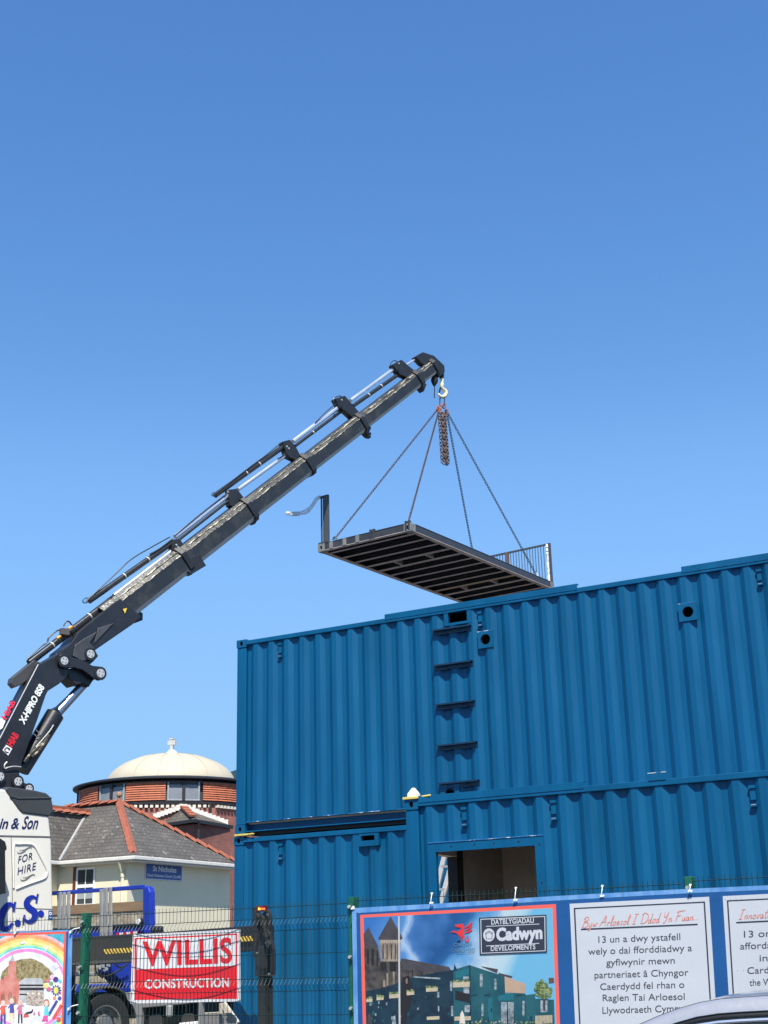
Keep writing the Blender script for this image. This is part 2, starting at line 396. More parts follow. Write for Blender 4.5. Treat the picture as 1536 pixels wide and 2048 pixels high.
# ------------------------------------------------------------------ shipping containers
CP = 0.278
def corr(x, phase):
    p = (x-phase) % CP
    if p < 0.068: return 0.042*p/0.068
    if p < 0.138: return 0.042
    if p < 0.206: return 0.042*(1-(p-0.138)/0.068)
    return 0.0
def breaks(x0, x1, phase):
    xs = {x0, x1}; k = math.floor((x0-phase)/CP)-1
    while phase+k*CP < x1+CP:
        for o in (0, 0.068, 0.138, 0.206):
            x = phase+k*CP+o
            if x0+1e-4 < x < x1-1e-4: xs.add(x)
        k += 1
    return sorted(xs)
def corrugated(mb, x0, x1, y, z0, z1, phase, holes=(), mi=0):
    xs = set(breaks(x0, x1, phase))
    for h in holes:
        for x in h[:2]: xs.add(x)
    xs = sorted(xs)
    for a, b in zip(xs, xs[1:]):
        if b-a < 1e-5: continue
        spans = [(z0, z1)]; m = (a+b)/2
        for hx0, hx1, hz0, hz1 in holes:
            if hx0 < m < hx1:
                spans = [q for s0, s1 in spans for q in ((s0, min(s1, hz0)), (max(s0, hz1), s1)) if q[1]-q[0] > 1e-4]
        ya, yb = y+corr(a+1e-6, phase), y+corr(b-1e-6, phase)
        for s0, s1 in spans: mb.add([(a, ya, s0), (b, yb, s0), (b, yb, s1), (a, ya, s1)], [[0, 1, 2, 3]], mi)

def pxr(px0, py0, px1, py1, Y):
    """World x and z range of an upright rectangle seen between two pixels on the plane y=Y."""
    ym = (py0+py1)/2; xm = (px0+px1)/2
    return at_y(px0, ym, Y)[0], at_y(px1, ym, Y)[0], at_y(xm, py1, Y)[2], at_y(xm, py0, Y)[2]

HC, WC, LC = 2.896, 2.438, 12.192
def container(label, XL, Yf, zb, phase, holes=(), roof_holes=(), back_holes=(), open_left=None):
    t = thing('shipping_container', label, 'shipping container', (XL+LC/2, Yf+WC/2, zb), 'stacked blue shipping containers')
    zt = zb+HC; XR = XL+LC; Yb = Yf+WC
    mb = MB(); corrugated(mb, XL+0.176, XR-0.176, Yf, zb+0.155, zt-0.09, phase, holes)
    w = build(mb, 'side_wall', BLUE, t)
    # far side, ends, floor, roof: they close the box and shut the light out
    mb = MB()
    def sheet(x0, x1, a0, a1, hs, put):
        xs = sorted({x0, x1, *[q for h in hs for q in h[:2]]})
        for a, b in zip(xs, xs[1:]):
            spans = [(a0, a1)]
            for h in hs:
                if h[0] < (a+b)/2 < h[1]:
                    spans = [q for s0, s1 in spans for q in ((s0, min(s1, h[2])), (max(s0, h[3]), s1)) if q[1]-q[0] > 1e-4]
            for s0, s1 in spans: put(a, b, s0, s1)
    sheet(XL+0.183, XR-0.183, zb+0.13, zt-0.06, back_holes, lambda a, b, c, d: mb.box(a, b, Yb-0.168, Yb-0.012, c, d))
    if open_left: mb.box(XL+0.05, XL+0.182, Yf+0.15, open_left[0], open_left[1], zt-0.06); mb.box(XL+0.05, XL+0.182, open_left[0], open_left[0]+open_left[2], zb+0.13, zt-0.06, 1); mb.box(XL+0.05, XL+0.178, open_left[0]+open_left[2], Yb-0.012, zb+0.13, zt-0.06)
    else: mb.box(XL+0.05, XL+0.09, Yf+0.1, Yb-0.1, zb+0.13, zt-0.06)
    mb.box(XR-0.09, XR-0.05, Yf+0.1, Yb-0.1, zb+0.13, zt-0.06)
    build(mb, 'inner_wall', [DARKIN, mat('end_lining_shade', (0.030, 0.027, 0.025), rough=0.8)], t)  # second colour paints shade on the lining beside the open end
    mb = MB(); sheet(XL+0.12, XR-0.12, Yf+0.065, Yb-0.06, roof_holes, lambda a, b, c, d: mb.box(a, b, c, d, zt-0.05, zt-0.026))
    build(mb, 'roof', BLUE, t)
    mb = MB(); mb.box(XL+0.2, XR-0.2, Yf+0.15, Yb-0.1, zb-0.030, zb+0.128); build(mb, 'underframe', mat('black_steel', (0.018, 0.019, 0.022)), t)
    mb = MB(); mb.box(XL+0.12, XR-0.12, Yf+0.1, Yb-0.1, zb+0.13, zb+0.16)
    build(mb, 'floor', mat('plywood_floor', (0.60, 0.49, 0.36), rough=0.7), t)
    for yy in (Yf, Yb-0.06):
        mb = MB(); mb.box(XL+0.178, XR-0.178, yy-0.012 if yy == Yf else yy, yy+0.06, zt-0.088, zt-0.022)
        build(mb, 'top_rail', BLUE, t, bevel=0.006)
    mb = MB()                                   # open channel: two flanges and a set-back web
    mb.box(XL+0.178, XR-0.178, Yf-0.004, Yf+0.13, zb+0.150, zb+0.158)
    mb.box(XL+0.178, XR-0.178, Yf+0.118, Yf+0.126, zb+0.030, zb+0.150)
    mb.box(XL+0.178, XR-0.178, Yf+0.012, Yf+0.126, zb+0.016, zb+0.030)
    x = XL+0.2; rr = random.Random(int(abs(XL)*10)+int(zb*7))
    while x < XR-0.4:                            # rubbed bare metal along the flange edge
        l = rr.uniform(0.04, 0.3); mb.box(x, x+l, Yf-0.005, Yf-0.003, zb+0.1505, zb+0.1575, 1); x += l+rr.uniform(0.03, 0.28)
    build(mb, 'bottom_rail', [BLUE, BLUE_EDGE], t)
    for x in (XL, XR-0.17):
        for yy in (Yf+0.004, Yb-0.15):
            mb = MB(); mb.box(x+0.002, x+0.168, yy, yy+0.14, zb+0.118, zt-0.118)
            build(mb, 'corner_post', BLUE, t, bevel=0.012)
    for x in (XL+0.089-0.002, XR-0.089+0.002):
        for yc, nr in ((Yf-0.006, -EY), (Yb+0.006, EY)):
            for zc in (zb+0.059, zt-0.059):
                mb = MB(); u = EX if nr[1] < 0 else -EX
                mb.plate_hole(v3(x, yc, zc), u, EZ, nr, 0.089, 0.059, 0.027, 0.036, 0.16, 0.03, 0, 1)
                mb.poly([v3(x, yc, zc)-nr*0.03+u*0.03*math.cos(a)+EZ*0.04*math.sin(a) for a in np.linspace(0, 2*math.pi, 16, endpoint=False)], 1)
                mb.poly([v3(x, yc, zc)-nr*0.16+u*sx*0.089+EZ*sz*0.059 for sx, sz in ((-1, -1), (1, -1), (1, 1), (-1, 1))])
                build(mb, 'corner_casting', [BLUE, mat('recess_shade', (0.006, 0.008, 0.012), rough=0.9)], t)  # hole lining and back coloured near-black as shade
    return t
def lashing(parent, px0, py0, px1, py1, Y):
    x0, x1, z0, z1 = pxr(px0, py0, px1, py1, Y); x = (x0+x1)/2; h = z1-z0
    mb = MB(); w = 0.034
    mb.box(x-w, x+w, Y-0.004, Y+0.036, z1-h*0.14, z1); mb.box(x-w, x+w, Y-0.004, Y+0.036, z0+0.004, z0+h*0.14)
    mb.box(x-w*0.85, x+w*0.85, Y+0.012, Y+0.024, z0+h*0.33, z1-h*0.14)
    mb.cyl((x-w*0.7, Y+0.002, z0+h*0.10), (x+w*0.7, Y+0.002, z0+h*0.10), 0.009, mi=1)
    build(mb, 'lashing_bracket', [BLUE, STEEL], parent)
    return x
def vent_plate(parent, px0, py0, px1, py1, cx, cy, r, Y, out=0.014):
    x0, x1, z0, z1 = pxr(px0, py0, px1, py1, Y); c = at_y(cx, cy, Y); rad = r*(x1-x0)/(px1-px0)
    mb = MB(); m = v3((x0+x1)/2, Y-out, (z0+z1)/2)
    mb.plate_hole(m, EX, EZ, -EY, (x1-x0)/2, (z1-z0)/2, rad, rad, out, 0.16, 0, 1, n=28)
    mb.box(x0, x1, Y-out-0.002, Y-out+0.006, z1-0.004, z1+0.003, 2); mb.cyl(m+EY*0.158, m+EY*0.162, rad*1.05, n=24, mi=1)
    build(mb, 'vent_plate', [BLUE, mat('recess_shade', (0.006, 0.008, 0.012)), BLUE_EDGE], parent)  # sleeve and end cap coloured near-black as the shade inside the hole
def shrink(r, d): return (r[0]+d, r[1]-d, r[2]+d, r[3]-d)

YB, YF = 16.885, 14.45
PHB, PHF = -11.5678, -5.7744
XLB = at_y(474, 1281, YB)[0]; XLF = at_y(809.5, 1600, YF)[0]
Z1B = 3.497; ZLB = 0.556; ZLF = 0.560
# upper container
vr1 = pxr(956, 1262, 987, 1296, YB); vr2 = pxr(1357.5, 1206, 1395, 1242, YB); vr3 = pxr(882, 1571, 920, 1606, YB)
slot = pxr(896, 1219.5, 934, 1244, YB)
up = container('upper blue container with a column of rung brackets up its side, under the hanging deck',
               XLB, YB, Z1B, PHB, [shrink(vr1, 0.05), shrink(vr2, 0.05), shrink(vr3, 0.06), slot])
vent_plate(up, 956, 1262, 987, 1296, 971, 1280, 9.8, YB)
vent_plate(up, 1357.5, 1206, 1395, 1242, 1374.5, 1224, 11, YB)
vent_plate(up, 882, 1571, 920, 1606, 901, 1588, 9.8, YB)
x0, x1, z0, z1 = slot; X0, X1, Q0, Q1 = pxr(888, 1216, 942, 1249, YB)
mb = MB()
mb.box(X0, x0, YB-0.006, YB+0.036, Q0, Q1); mb.box(x1, X1, YB-0.006, YB+0.036, Q0, Q1)
mb.box(x0, x1, YB-0.006, YB+0.036, z1, Q1); mb.box(x0, x1, YB-0.006, YB+0.036, Q0, z0)
build(mb, 'vent_slot_frame', BLUE, up)
for a in ((555, 1286, 563, 1315), (954, 1223, 964, 1253), (1512, 1138, 1525, 1171)): lashing(up, *a, YB)
for (pxa, pya), (pxb, pyb) in (((864, 1263.5), (940.8, 1254)), ((866.8, 1335), (943.8, 1324)), ((870.8, 1413), (948, 1404)),
                               ((874, 1496), (953, 1485)), ((877, 1572), (957.5, 1561.5))):
    A = at_y(pxa, pya, YB-0.04); B = at_y(pxb, pyb, YB-0.04); zc = (A[2]+B[2])/2
    mb = MB()
    mb.box(A[0], B[0], YB-0.070, YB-0.002, zc+0.022, zc+0.028)
    mb.box(A[0], B[0], YB-0.010, YB-0.002, zc-0.046, zc+0.022)
    mb.box(A[0], B[0], YB-0.070, YB-0.064, zc+0.006, zc+0.022)
    mb.box(A[0], B[0], YB-0.014, YB-0.010, zc-0.012, zc-0.004, 1)
    for k in range(-60, 60):                       # small webs welded back into each hollow of the wall
        xc = PHB+k*CP+0.103
        if A[0]+0.05 < xc < B[0]-0.05:
            mb.box(xc-0.055, xc+0.055, YB-0.040, YB+0.038, zc-0.050, zc-0.040)
            for q in (-0.03, 0, 0.03): mb.cyl((xc+q, YB-0.030, zc-0.006), (xc+q, YB-0.01, zc-0.006), 0.007, n=6, mi=1)
    build(mb, 'rung_bracket', [mat('shaded_bracket_blue', (0.0, 0.020, 0.055), rough=0.45), BLUE], up)  # bracket blue darkened to paint the shade inside the channel
zt = Z1B+HC
for pa, pb in (((770, 1228), (1155, 1171)), ((1363, 1137), (1640, 1098))):
    a, b = at_y(*pa, YB)[0], at_y(*pb, YB)[0]
    mb = MB(); mb.box(a, b, YB-0.018, YB-0.0125, zt-0.05, zt+0.035); mb.box(a, b, YB-0.0125, YB+0.05, zt+0.027, zt+0.035)
    build(mb, 'roof_flashing', BLUE, up, bevel=0.002)
# lower container behind, left
lr = pxr(724, 1671, 751, 1681, YB); lR = pxr(720, 1667, 759, 1692, YB)
low = container('lower blue container at the left end of the stack, under the upper one', XLB-0.02, YB, ZLB, PHB+0.03, [lr])
mb = MB(); x0, x1, z0, z1 = lr; X0, X1, Q0, Q1 = lR
mb.box(X0, x0, YB-0.030, YB+0.036, Q0, Q1); mb.box(x1, X1, YB-0.030, YB+0.036, Q0, Q1)
mb.box(x0, x1, YB-0.030, YB+0.036, z1, Q1); mb.box(x0, x1, YB-0.030, YB+0.036, Q0, z0)
build(mb, 'vent_slot_frame', BLUE, low)
lashing(low, 555.5, 1687, 565, 1720, YB)
# front container with the window opening
wz1 = at_y(971, 1697.5, YF)[2]; wx0 = at_y(873.5, 1750, YF)[0]; wx1 = at_y(1073, 1745, YF)[0]; wz0 = 1.0
pz1 = at_y(971, 1679, YF)[2]; pxl = at_y(857, 1690, YF)[0]; pxr_ = at_y(1088, 1690, YF)[0]
bh = pxr(877, 1713, 906, 1800, 16.8)
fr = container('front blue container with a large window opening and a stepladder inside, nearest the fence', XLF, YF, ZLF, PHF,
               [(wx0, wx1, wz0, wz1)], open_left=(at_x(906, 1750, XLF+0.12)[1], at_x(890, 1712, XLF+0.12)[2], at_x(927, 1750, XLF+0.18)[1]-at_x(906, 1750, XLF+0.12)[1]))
mb = MB(); y0, y1 = YF-0.006, YF+0.05
mb.box(pxl, wx0, y0, y1, 0.8, pz1); mb.box(wx1, pxr_, y0, y1, 0.8, pz1); mb.box(wx0, wx1, y0, y1, wz1, pz1); mb.box(wx0, wx1, y0, y1, 0.8, wz0)
wf = build(mb, 'window_frame', BLUE, fr)
mb = MB(); mb.box(pxl, pxr_, y0-0.008, y1, pz1, pz1+0.008)
build(mb, 'drip_edge', BLUE_EDGE, wf)
mb = MB()
for px, py in ((902, 1693), (949, 1689), (988, 1686.5), (1037, 1683.5), (1078.5, 1689.5), (1083.5, 1766)):
    c = at_y(px, py, y0); mb.cyl(c-EY*0.001, c+EY*0.02, 0.011, n=10)
build(mb, 'bolt_hole', mat('recess_shade', (0.006, 0.008, 0.012)), wf)  # near-black plugs paint the shade inside the holes
for a in ((921.7, 1614, 933, 1653), (1100, 1600, 1112.7, 1641), (1498.5, 1570, 1512, 1614)): lashing(fr, *a, YF)
zt = ZLF+HC
a, b = at_y(838, 1597, YF)[0], at_y(1168, 1569, YF)[0]
mb = MB(); mb.box(a, b, YF-0.018, YF-0.0125, zt-0.05, zt+0.03); mb.box(a, b, YF-0.0125, YF+0.05, zt+0.022, zt+0.03)
build(mb, 'roof_flashing', BLUE, fr, bevel=0.002)
x0, x1, z0, z1 = pxr(1297, 1546, 1333, 1563, YF)
mb = MB(); mb.box(x0, x1, YF-0.020, YF-0.0125, zt-0.03, z1); mb.box(x0, x1, YF-0.022, YF+0.03, z1, z1+0.006, 1)
build(mb, 'roof_flashing', [BLUE, BLUE_EDGE], fr)


# twistlocks
c = at_y(484, 1671.5, YB); mb = MB(); zz = (Z1B+ZLB+HC)/2
mb.box(c[0]-0.1, c[0]+0.13, YB-0.05, YB+0.1, zz-0.012, zz+0.012); mb.cyl((c[0]+0.13, YB-0.03, zz), (c[0]+0.24, YB-0.045, zz), 0.010, mi=0)
mb.cyl((c[0], YB+0.05, zz-0.02), (c[0], YB+0.05, zz+0.02), 0.04, mi=1)
tl = build(mb, 'twistlock', [YEL, GALV]); tag(tl, 'yellow twistlock plate between the two stacked containers at their left corner', 'twistlock')
xc = XLF+0.085; mb = MB(); t = thing('stacking_cone', 'white stacking cone on a yellow base on the front container corner', 'stacking cone', (xc, YF+0.08, zt))
mb.box(xc-0.10, xc+0.10, YF-0.03, YF+0.17, zt+0.001, zt+0.03); mb.cyl((xc+0.09, YF, zt+0.018), (xc+0.27, YF-0.02, zt+0.026), 0.012)
build(mb, 'base_plate', YEL, t, bevel=0.004)
mb = MB(); q = 0.058; h0, h1, h2 = zt+0.03, zt+0.07, zt+0.14; yc = YF+0.07
mb.add([(xc-q, yc-q, h0), (xc+q, yc-q, h0), (xc+q, yc+q, h0), (xc-q, yc+q, h0), (xc-q, yc-q, h1), (xc+q, yc-q, h1), (xc+q, yc+q, h1), (xc-q, yc+q, h1),
        (xc-0.016, yc-0.016, h2), (xc+0.016, yc-0.016, h2), (xc+0.016, yc+0.016, h2), (xc-0.016, yc+0.016, h2)],
       [[3, 2, 1, 0], [0, 1, 5, 4], [1, 2, 6, 5], [2, 3, 7, 6], [3, 0, 4, 7], [4, 5, 9, 8], [5, 6, 10, 9], [6, 7, 11, 10], [7, 4, 8, 11], [8, 9, 10, 11]])
build(mb, 'cone', mat('galvanised_white', (0.72, 0.71, 0.66), rough=0.5, var=0.2, vscale=14), t, bevel=0.006)

# stepladder inside the front container
t = thing('stepladder', 'aluminium stepladder standing inside the window opening of the front container', 'ladder', at_y(880, 2000, 16.35)*v3(1, 1, 0)+EZ*0.72)
ALU = mat('aluminium_ladder', (0.34, 0.34, 0.33), rough=0.45, metal=0.2, var=0.12, vscale=9)
s1a, s1b = at_y(892, 1700, 16.5), at_y(868, 1800, 16.2)
s2a, s2b = at_y(911, 1700, 16.5), at_y(884, 1800, 16.2)
s1b = s1a+(s1b-s1a)*2.6; s2b = s2a+(s2b-s2a)*2.6
for a, b in ((s1a, s1b), (s2a, s2b)):
    mb = MB(); mb.beam(a, b, 0.065, 0.03, side=EX); build(mb, 'stile', ALU, t)
for k in range(7):
    f = 0.13+k*0.175/1.0; a = s1a+(s1b-s1a)*f; b = s2a+(s2b-s2a)*f
    mb = MB(); mb.beam(a, b, 0.05, 0.03, side=EY); build(mb, 'rung', ALU, t)

# ------------------------------------------------------------------ hanging deck
PA, PB_, PC_ = v3(-14.993, 24.174, 0), v3(-12.570, 23.919, 0), v3(-11.939, 30.045, 0)
ux = unit(PB_-PA); uy = unit(PC_-PB_); PW, PL = 2.4366, 6.158
DZ = 10.145; DH = 0.165
def dk(u, v, z=0.0): return PA+ux*u+uy*v+EZ*(DZ+z)
deck = thing('container_deck', 'dark steel container floor deck hanging level from four crane chains above the roofs', 'deck platform', dk(PW/2, PL/2))
DKS = mat('deck_frame_steel', (0.040, 0.042, 0.050), rough=0.45, var=0.25, vscale=5)
DKG = mat('lit_cross_member', (0.42, 0.36, 0.32), rough=0.7, var=0.3, vscale=3, stretch=(1, 1, 4))  # brown-grey steel, paled to paint the reflection its underside catches
for v0 in (0.0, PL):
    mb = MB(); s = 1 if v0 == 0 else -1
    mb.obox(dk(PW/2, v0+s*0.012, DH/2), ux*(PW/2-0.17), uy*0.005, EZ*DH/2)
    mb.obox(dk(PW/2, v0+s*0.05, 0.004), ux*(PW/2-0.17), uy*0.05, EZ*0.006, 1); mb.obox(dk(PW/2, v0+s*0.05, DH), ux*(PW/2-0.17), uy*0.05, EZ*0.006)
    build(mb, 'end_beam', [DKS, DKG], deck)
for u0 in (0.0, PW):
    mb = MB(); s = 1 if u0 == 0 else -1
    mb.obox(dk(u0+s*0.012, PL/2, DH/2), ux*0.005, uy*(PL/2-0.18), EZ*DH/2)
    mb.obox(dk(u0+s*0.055, PL/2, 0.004), ux*0.055, uy*(PL/2-0.18), EZ*0.006, 1); mb.obox(dk(u0+s*0.05, PL/2, DH), ux*0.05, uy*(PL/2-0.18), EZ*0.006)
    build(mb, 'side_beam', [DKS, DKG], deck)
for k in range(13):
    v = 0.30+k*(PL-0.6)/12
    mb = MB(); mb.obox(dk(PW/2, v, 0.015), ux*(PW/2-0.03), uy*(0.055 if k in (3, 4, 9, 10) else 0.038), EZ*0.004, 0); mb.obox(dk(PW/2, v+0.03, 0.07), ux*(PW/2-0.03), uy*0.004, EZ*0.055, 1)
    build(mb, 'cross_member', mat('tan_cross_member', (0.32, 0.255, 0.19), rough=0.7, var=0.2) if k == 9 else DKG, deck) if False else build(mb, 'cross_member', [mat('tan_cross_member', (0.40, 0.31, 0.21), rough=0.7, var=0.2) if k == 9 else DKG, DKS], deck)
for k in (3, 9):
    for u in (0.78, 1.62):
        v = 0.30+(k+0.5)*(PL-0.6)/12; mb = MB(); mb.obox(dk(u, v, 0.014), ux*0.02, uy*0.19, EZ*0.004); mb.obox(dk(u, v, 0.06), ux*0.004, uy*0.19, EZ*0.045)
        build(mb, 'fork_pocket_plate', DKG, deck)
mb = MB(); mb.obox(dk(PW/2, PL/2, 0.145), ux*(PW/2-0.03), uy*(PL/2-0.05), EZ*0.014)
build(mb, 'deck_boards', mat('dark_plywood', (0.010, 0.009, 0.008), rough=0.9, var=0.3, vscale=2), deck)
for u0, v0 in ((0, 0), (PW, 0), (PW, PL), (0, PL)):
    mb = MB(); su = 1 if u0 == 0 else -1; sv = 1 if v0 == 0 else -1
    c = dk(u0+su*0.089, v0+sv*0.081, 0.075)
    mb.plate_hole(c-uy*sv*0.086, -ux*sv, EZ, -uy*sv, 0.09, 0.085, 0.033, 0.045, 0.16, 0.16, 0, 0, n=16)
    mb.plate_hole(c-ux*su*0.094, uy*su, EZ, -ux*su, 0.08, 0.084, 0.033, 0.045, 0.018, 0.018, 0, 0, n=16)
    mb.obox(c-EZ*0.083, ux*0.088, uy*0.08, EZ*0.004)
    build(mb, 'corner_casting', mat('grey_corner_casting', (0.20, 0.20, 0.195), rough=0.6, var=0.25, vscale=8), deck)
for u in (0.36, 0.72, 1.06):
    mb = MB(); mb.obox(dk(u, -0.004, DH/2), ux*0.045, uy*0.008, EZ*(DH/2-0.008)); build(mb, 'gusset_plate', mat('grey_corner_casting', (0.2, 0.2, 0.195)), deck)
for u in (1.40, 1.48, PW-0.13, PW-0.05):
    mb = MB(); mb.obox(dk(u, 0.02, DH*0.7), ux*0.022, uy*0.03, EZ*(DH*0.62)); build(mb, 'lifting_lug', DKS, deck)
# railing bundle standing on the near left corner, railing run on the far end
for (px, w, d) in ((638.5, 0.022, 0.022), (643.5, 0.022, 0.022), (650.5, 0.075, 0.05)):
    a = dk((px-636)/186*PW*0.92, 0.10, DH); mb = MB(); mb.obox(a+EZ*0.56, ux*w/2*1.4, uy*d/2, EZ*0.56); build(mb, 'upright_bar', mat('deck_railing_steel', (0.06, 0.065, 0.075), rough=0.45), deck)
mb = MB(); mb.obox(dk(0.09, 0.10, DH+1.10), ux*0.11, uy*0.03, EZ*0.02); mb.obox(dk(0.09, 0.10, DH+0.03), ux*0.12, uy*0.05, EZ*0.02); build(mb, 'bundle_cap', DKS, deck)
RSL = mat('deck_railing_steel', (0.06, 0.065, 0.075), rough=0.45)
rg = MB(); vv = PL-0.04
rg.beam(dk(0.25, vv, DH+0.98), dk(PW-0.02, vv, DH+0.98), 0.04, 0.04); rg.beam(dk(0.25, vv, DH+0.08), dk(PW-0.02, vv, DH+0.08), 0.03, 0.03)
for k in range(28): u = 0.3+k*0.0775; rg.beam(dk(u, vv, DH+0.08), dk(u, vv, DH+0.98), 0.014, 0.014)
rail = build(rg, 'railing', RSL, deck)
for u, w, m in ((PW-0.03, 0.05, RSL), (PW-1.22, 0.07, mat('brown_primer_post', (0.13, 0.085, 0.065), rough=0.6))):
    mb = MB(); mb.beam(dk(u, vv, 0.1), dk(u, vv, DH+1.0), w, 0.05, side=ux); build(mb, 'railing_post', m, rail)
WRAP = mat('white_stretch_film', (0.82, 0.82, 0.82), rough=0.35, var=0.05, trans=0.0, bump=0.5, bscale=20)
mb = MB(); rr = random.Random(5)
for k in range(11):
    z = DH+0.02+k*0.088; r = 0.022+rr.random()*0.022
    mb.cyl(dk(PW-0.10, vv, z), dk(PW-0.10+rr.uniform(-0.01, 0.01), vv, z+0.09), r, 0.022+rr.random()*0.02, n=8)
build(mb, 'post_wrap', WRAP, rail, smooth=True)
for u, z0, r in ((PW-1.30, 0.25, 0.06), (PW-0.42, 0.05, 0.07)):
    mb = MB(); mb.tube([dk(u, vv, DH+z0), dk(u+0.02, vv-0.02, DH+z0+0.12), dk(u-0.02, vv, DH+z0+0.28)], r, n=7, rs=[r, r*0.7, 0.01]); build(mb, 'post_wrap', WRAP, rail, smooth=True)

# torn film streaming off the upright bars
ft = [at_pl(px, py, dk(0, 0.1), FW) for px, py in ((641, 992), (630, 1003), (618, 1019), (603, 1026), (588, 1028), (572, 1026))]
wd_ = [0.05, 0.20, 0.17, 0.11, 0.12, 0.08]
def film_mat(name, clear):
    m = bpy.data.materials.new(name); m.use_nodes = True; N = m.node_tree.nodes; L = m.node_tree.links; N.remove(N['Principled BSDF']); out = N['Material Output']
    df = N.new('ShaderNodeBsdfDiffuse'); tl_ = N.new('ShaderNodeBsdfTranslucent'); tp = N.new('ShaderNodeBsdfTransparent'); m1 = N.new('ShaderNodeMixShader'); m2 = N.new('ShaderNodeMixShader'); nz = N.new('ShaderNodeTexNoise')
    nz.inputs['Scale'].default_value = 9; mr = N.new('ShaderNodeMapRange'); mr.inputs['From Min'].default_value = 0.3; mr.inputs['From Max'].default_value = 0.7; mr.inputs['To Min'].default_value = clear-0.25; mr.inputs['To Max'].default_value = clear+0.2
    df.inputs[0].default_value = (0.85, 0.85, 0.86, 1); tl_.inputs[0].default_value = (0.85, 0.85, 0.86, 1); m1.inputs[0].default_value = 0.5
    L.new(df.outputs[0], m1.inputs[1]); L.new(tl_.outputs[0], m1.inputs[2]); L.new(nz.outputs['Fac'], mr.inputs['Value']); L.new(mr.outputs[0], m2.inputs[0]); L.new(m1.outputs[0], m2.inputs[1]); L.new(tp.outputs[0], m2.inputs[2]); L.new(m2.outputs[0], out.inputs['Surface'])
    return m
FILM = film_mat('clear_torn_film', 0.45); FILM2 = film_mat('white_torn_film', 0.15)
mb = MB(); C_ = spline(ft, 6); n = len(C_)
rr = random.Random(2)
for lay in range(2):
    vs = []
    for i, p in enumerate(C_):
        w = np.interp(i/(n-1)*5, range(6), wd_); tw = 0.5*math.sin(i*0.7+lay*1.3)
        for j in range(4):
            q = (j/3-0.5)*w; vs.append(p+UP*q*0.85+FW*(q*0.6+q*0.5*math.sin(tw)+0.03*math.sin(j*2.1+i*0.9+lay)))
    fs = [[i*4+j, (i+1)*4+j, (i+1)*4+j+1, i*4+j+1] for i in range(n-1) for j in range(3)]
    k = int(len(C_)*0.62)
    mb.add(vs, [f for f in fs if f[0]//4 < k], 0); mb.add(vs, [f for f in fs if f[0]//4 >= k], 1)
film = build(mb, 'torn_film', [FILM, FILM2], smooth=True); tag(film, 'torn strip of white plastic film blowing off the corner of the hanging deck', 'plastic film')

# ------------------------------------------------------------------ crane truck
COLP = v3(-16.89, 17.65, 0); TIP = v3(-13.34, 27.17, 0)
ce = unit(TIP-COLP); cn = v3(ce[1], -ce[0], 0)           # boom heading, and sideways towards the street
NP0 = v3(-15.591, 17.103, 0); tn = unit((0.963, -0.256, 0)); tr = v3(-tn[1], tn[0], 0)
def CR(px, py, off=0.0): return at_pl(px, py, COLP+cn*off, cn)
def TP(a, z, off=0.0): return NP0+tr*a+tn*off+EZ*z
def cabP(px, py, off=0.0): return at_pl(px, py, NP0+tn*off, tn)
truck = thing('crane_truck', 'white and blue crane truck with a long black knuckle boom raised over the containers', 'crane truck', TP(2.0, 0.3, -1.2))
def slab(pts, off, th, name, m, parent=truck, fn=CR, nrm=None, bevel=0.012):
    nrm = cn if nrm is None else nrm
    mb = MB(); mb.prism([fn(x, y, off) for x, y in pts], -nrm*th); return build(mb, name, m, parent, bevel=bevel)
# first boom
fb = slab([(-14, 1505), (76.5, 1329), (100, 1317), (124, 1303), (139, 1330), (136, 1352), (118, 1368), (96, 1382), (92, 1390), (77, 1434), (45, 1522), (39, 1548), (-14, 1552)], 0.23, 0.36, 'first_boom', CHAR)
mb = MB(); mb.tube([CR(-14, 1503, 0.232), CR(76.5, 1329, 0.232)], 0.010, n=6); build(mb, 'edge_highlight', mat('pale_edge_highlight', (0.45, 0.46, 0.47), rough=0.4), fb)  # thin pale tube paints a highlight along the boom edge
WT = mat('white_lettering', (0.80, 0.80, 0.78), rough=0.5, var=0.02); RD = mat('red_lettering', (0.62, 0.015, 0.03), rough=0.5, var=0.05)
mb = MB(); put_text(mb, 'X-HIPRO 858', CR(47.8, 1449.5, 0.236), CR(89, 1374.5, 0.236), CR(37.8, 1441.5, 0.236), 0, weight=0.04, spacing=0.95); build(mb, 'model_lettering', WT, fb)
mb = MB(); put_text(mb, 'HIAB', CR(24, 1494.5, 0.236), CR(37.8, 1470.5, 0.236), CR(13.4, 1487, 0.236), 0, weight=0.045); build(mb, 'maker_lettering', RD, fb)
mb = MB(); mb.poly([CR(x, y, 0.235) for x, y in ((5, 1500), (12.5, 1489.5), (24.5, 1497), (16.5, 1511))])
c0 = CR(14.5, 1500, 0.238); a_ = unit(CR(24.5, 1497, 0.238)-CR(12.5, 1489.5, 0.238)); b_ = unit(CR(5, 1500, 0.238)-CR(12.5, 1489.5, 0.238))
mb.tube([c0+a_*0.045*math.cos(t)+b_*0.04*math.sin(t) for t in np.linspace(0.5, 5.6, 14)], 0.009, n=4, mi=1); mb.cyl(c0+a_*0.02-b_*0.03, c0+a_*0.02-b_*0.03+cn*0.004, 0.018, n=8, mi=1)
build(mb, 'emblem_plate', [WT, BLACKM], fb)
rp0, rp1 = CR(-14, 1503, 0.23), CR(76.5, 1329, 0.23); rn = unit(np.cross(rp1-rp0, cn)); rn = rn if np.dot(rn, CAM-rp0) > 0 else -rn
BK = lambda px, py: at_pl(px, py, rp0+rn*0.006, rn)
mb = MB(); put_text(mb, 'HIAB', BK(12, 1440), BK(31.5, 1404), BK(3, 1434.5), 0, weight=0.04); build(mb, 'maker_lettering', RD, fb)
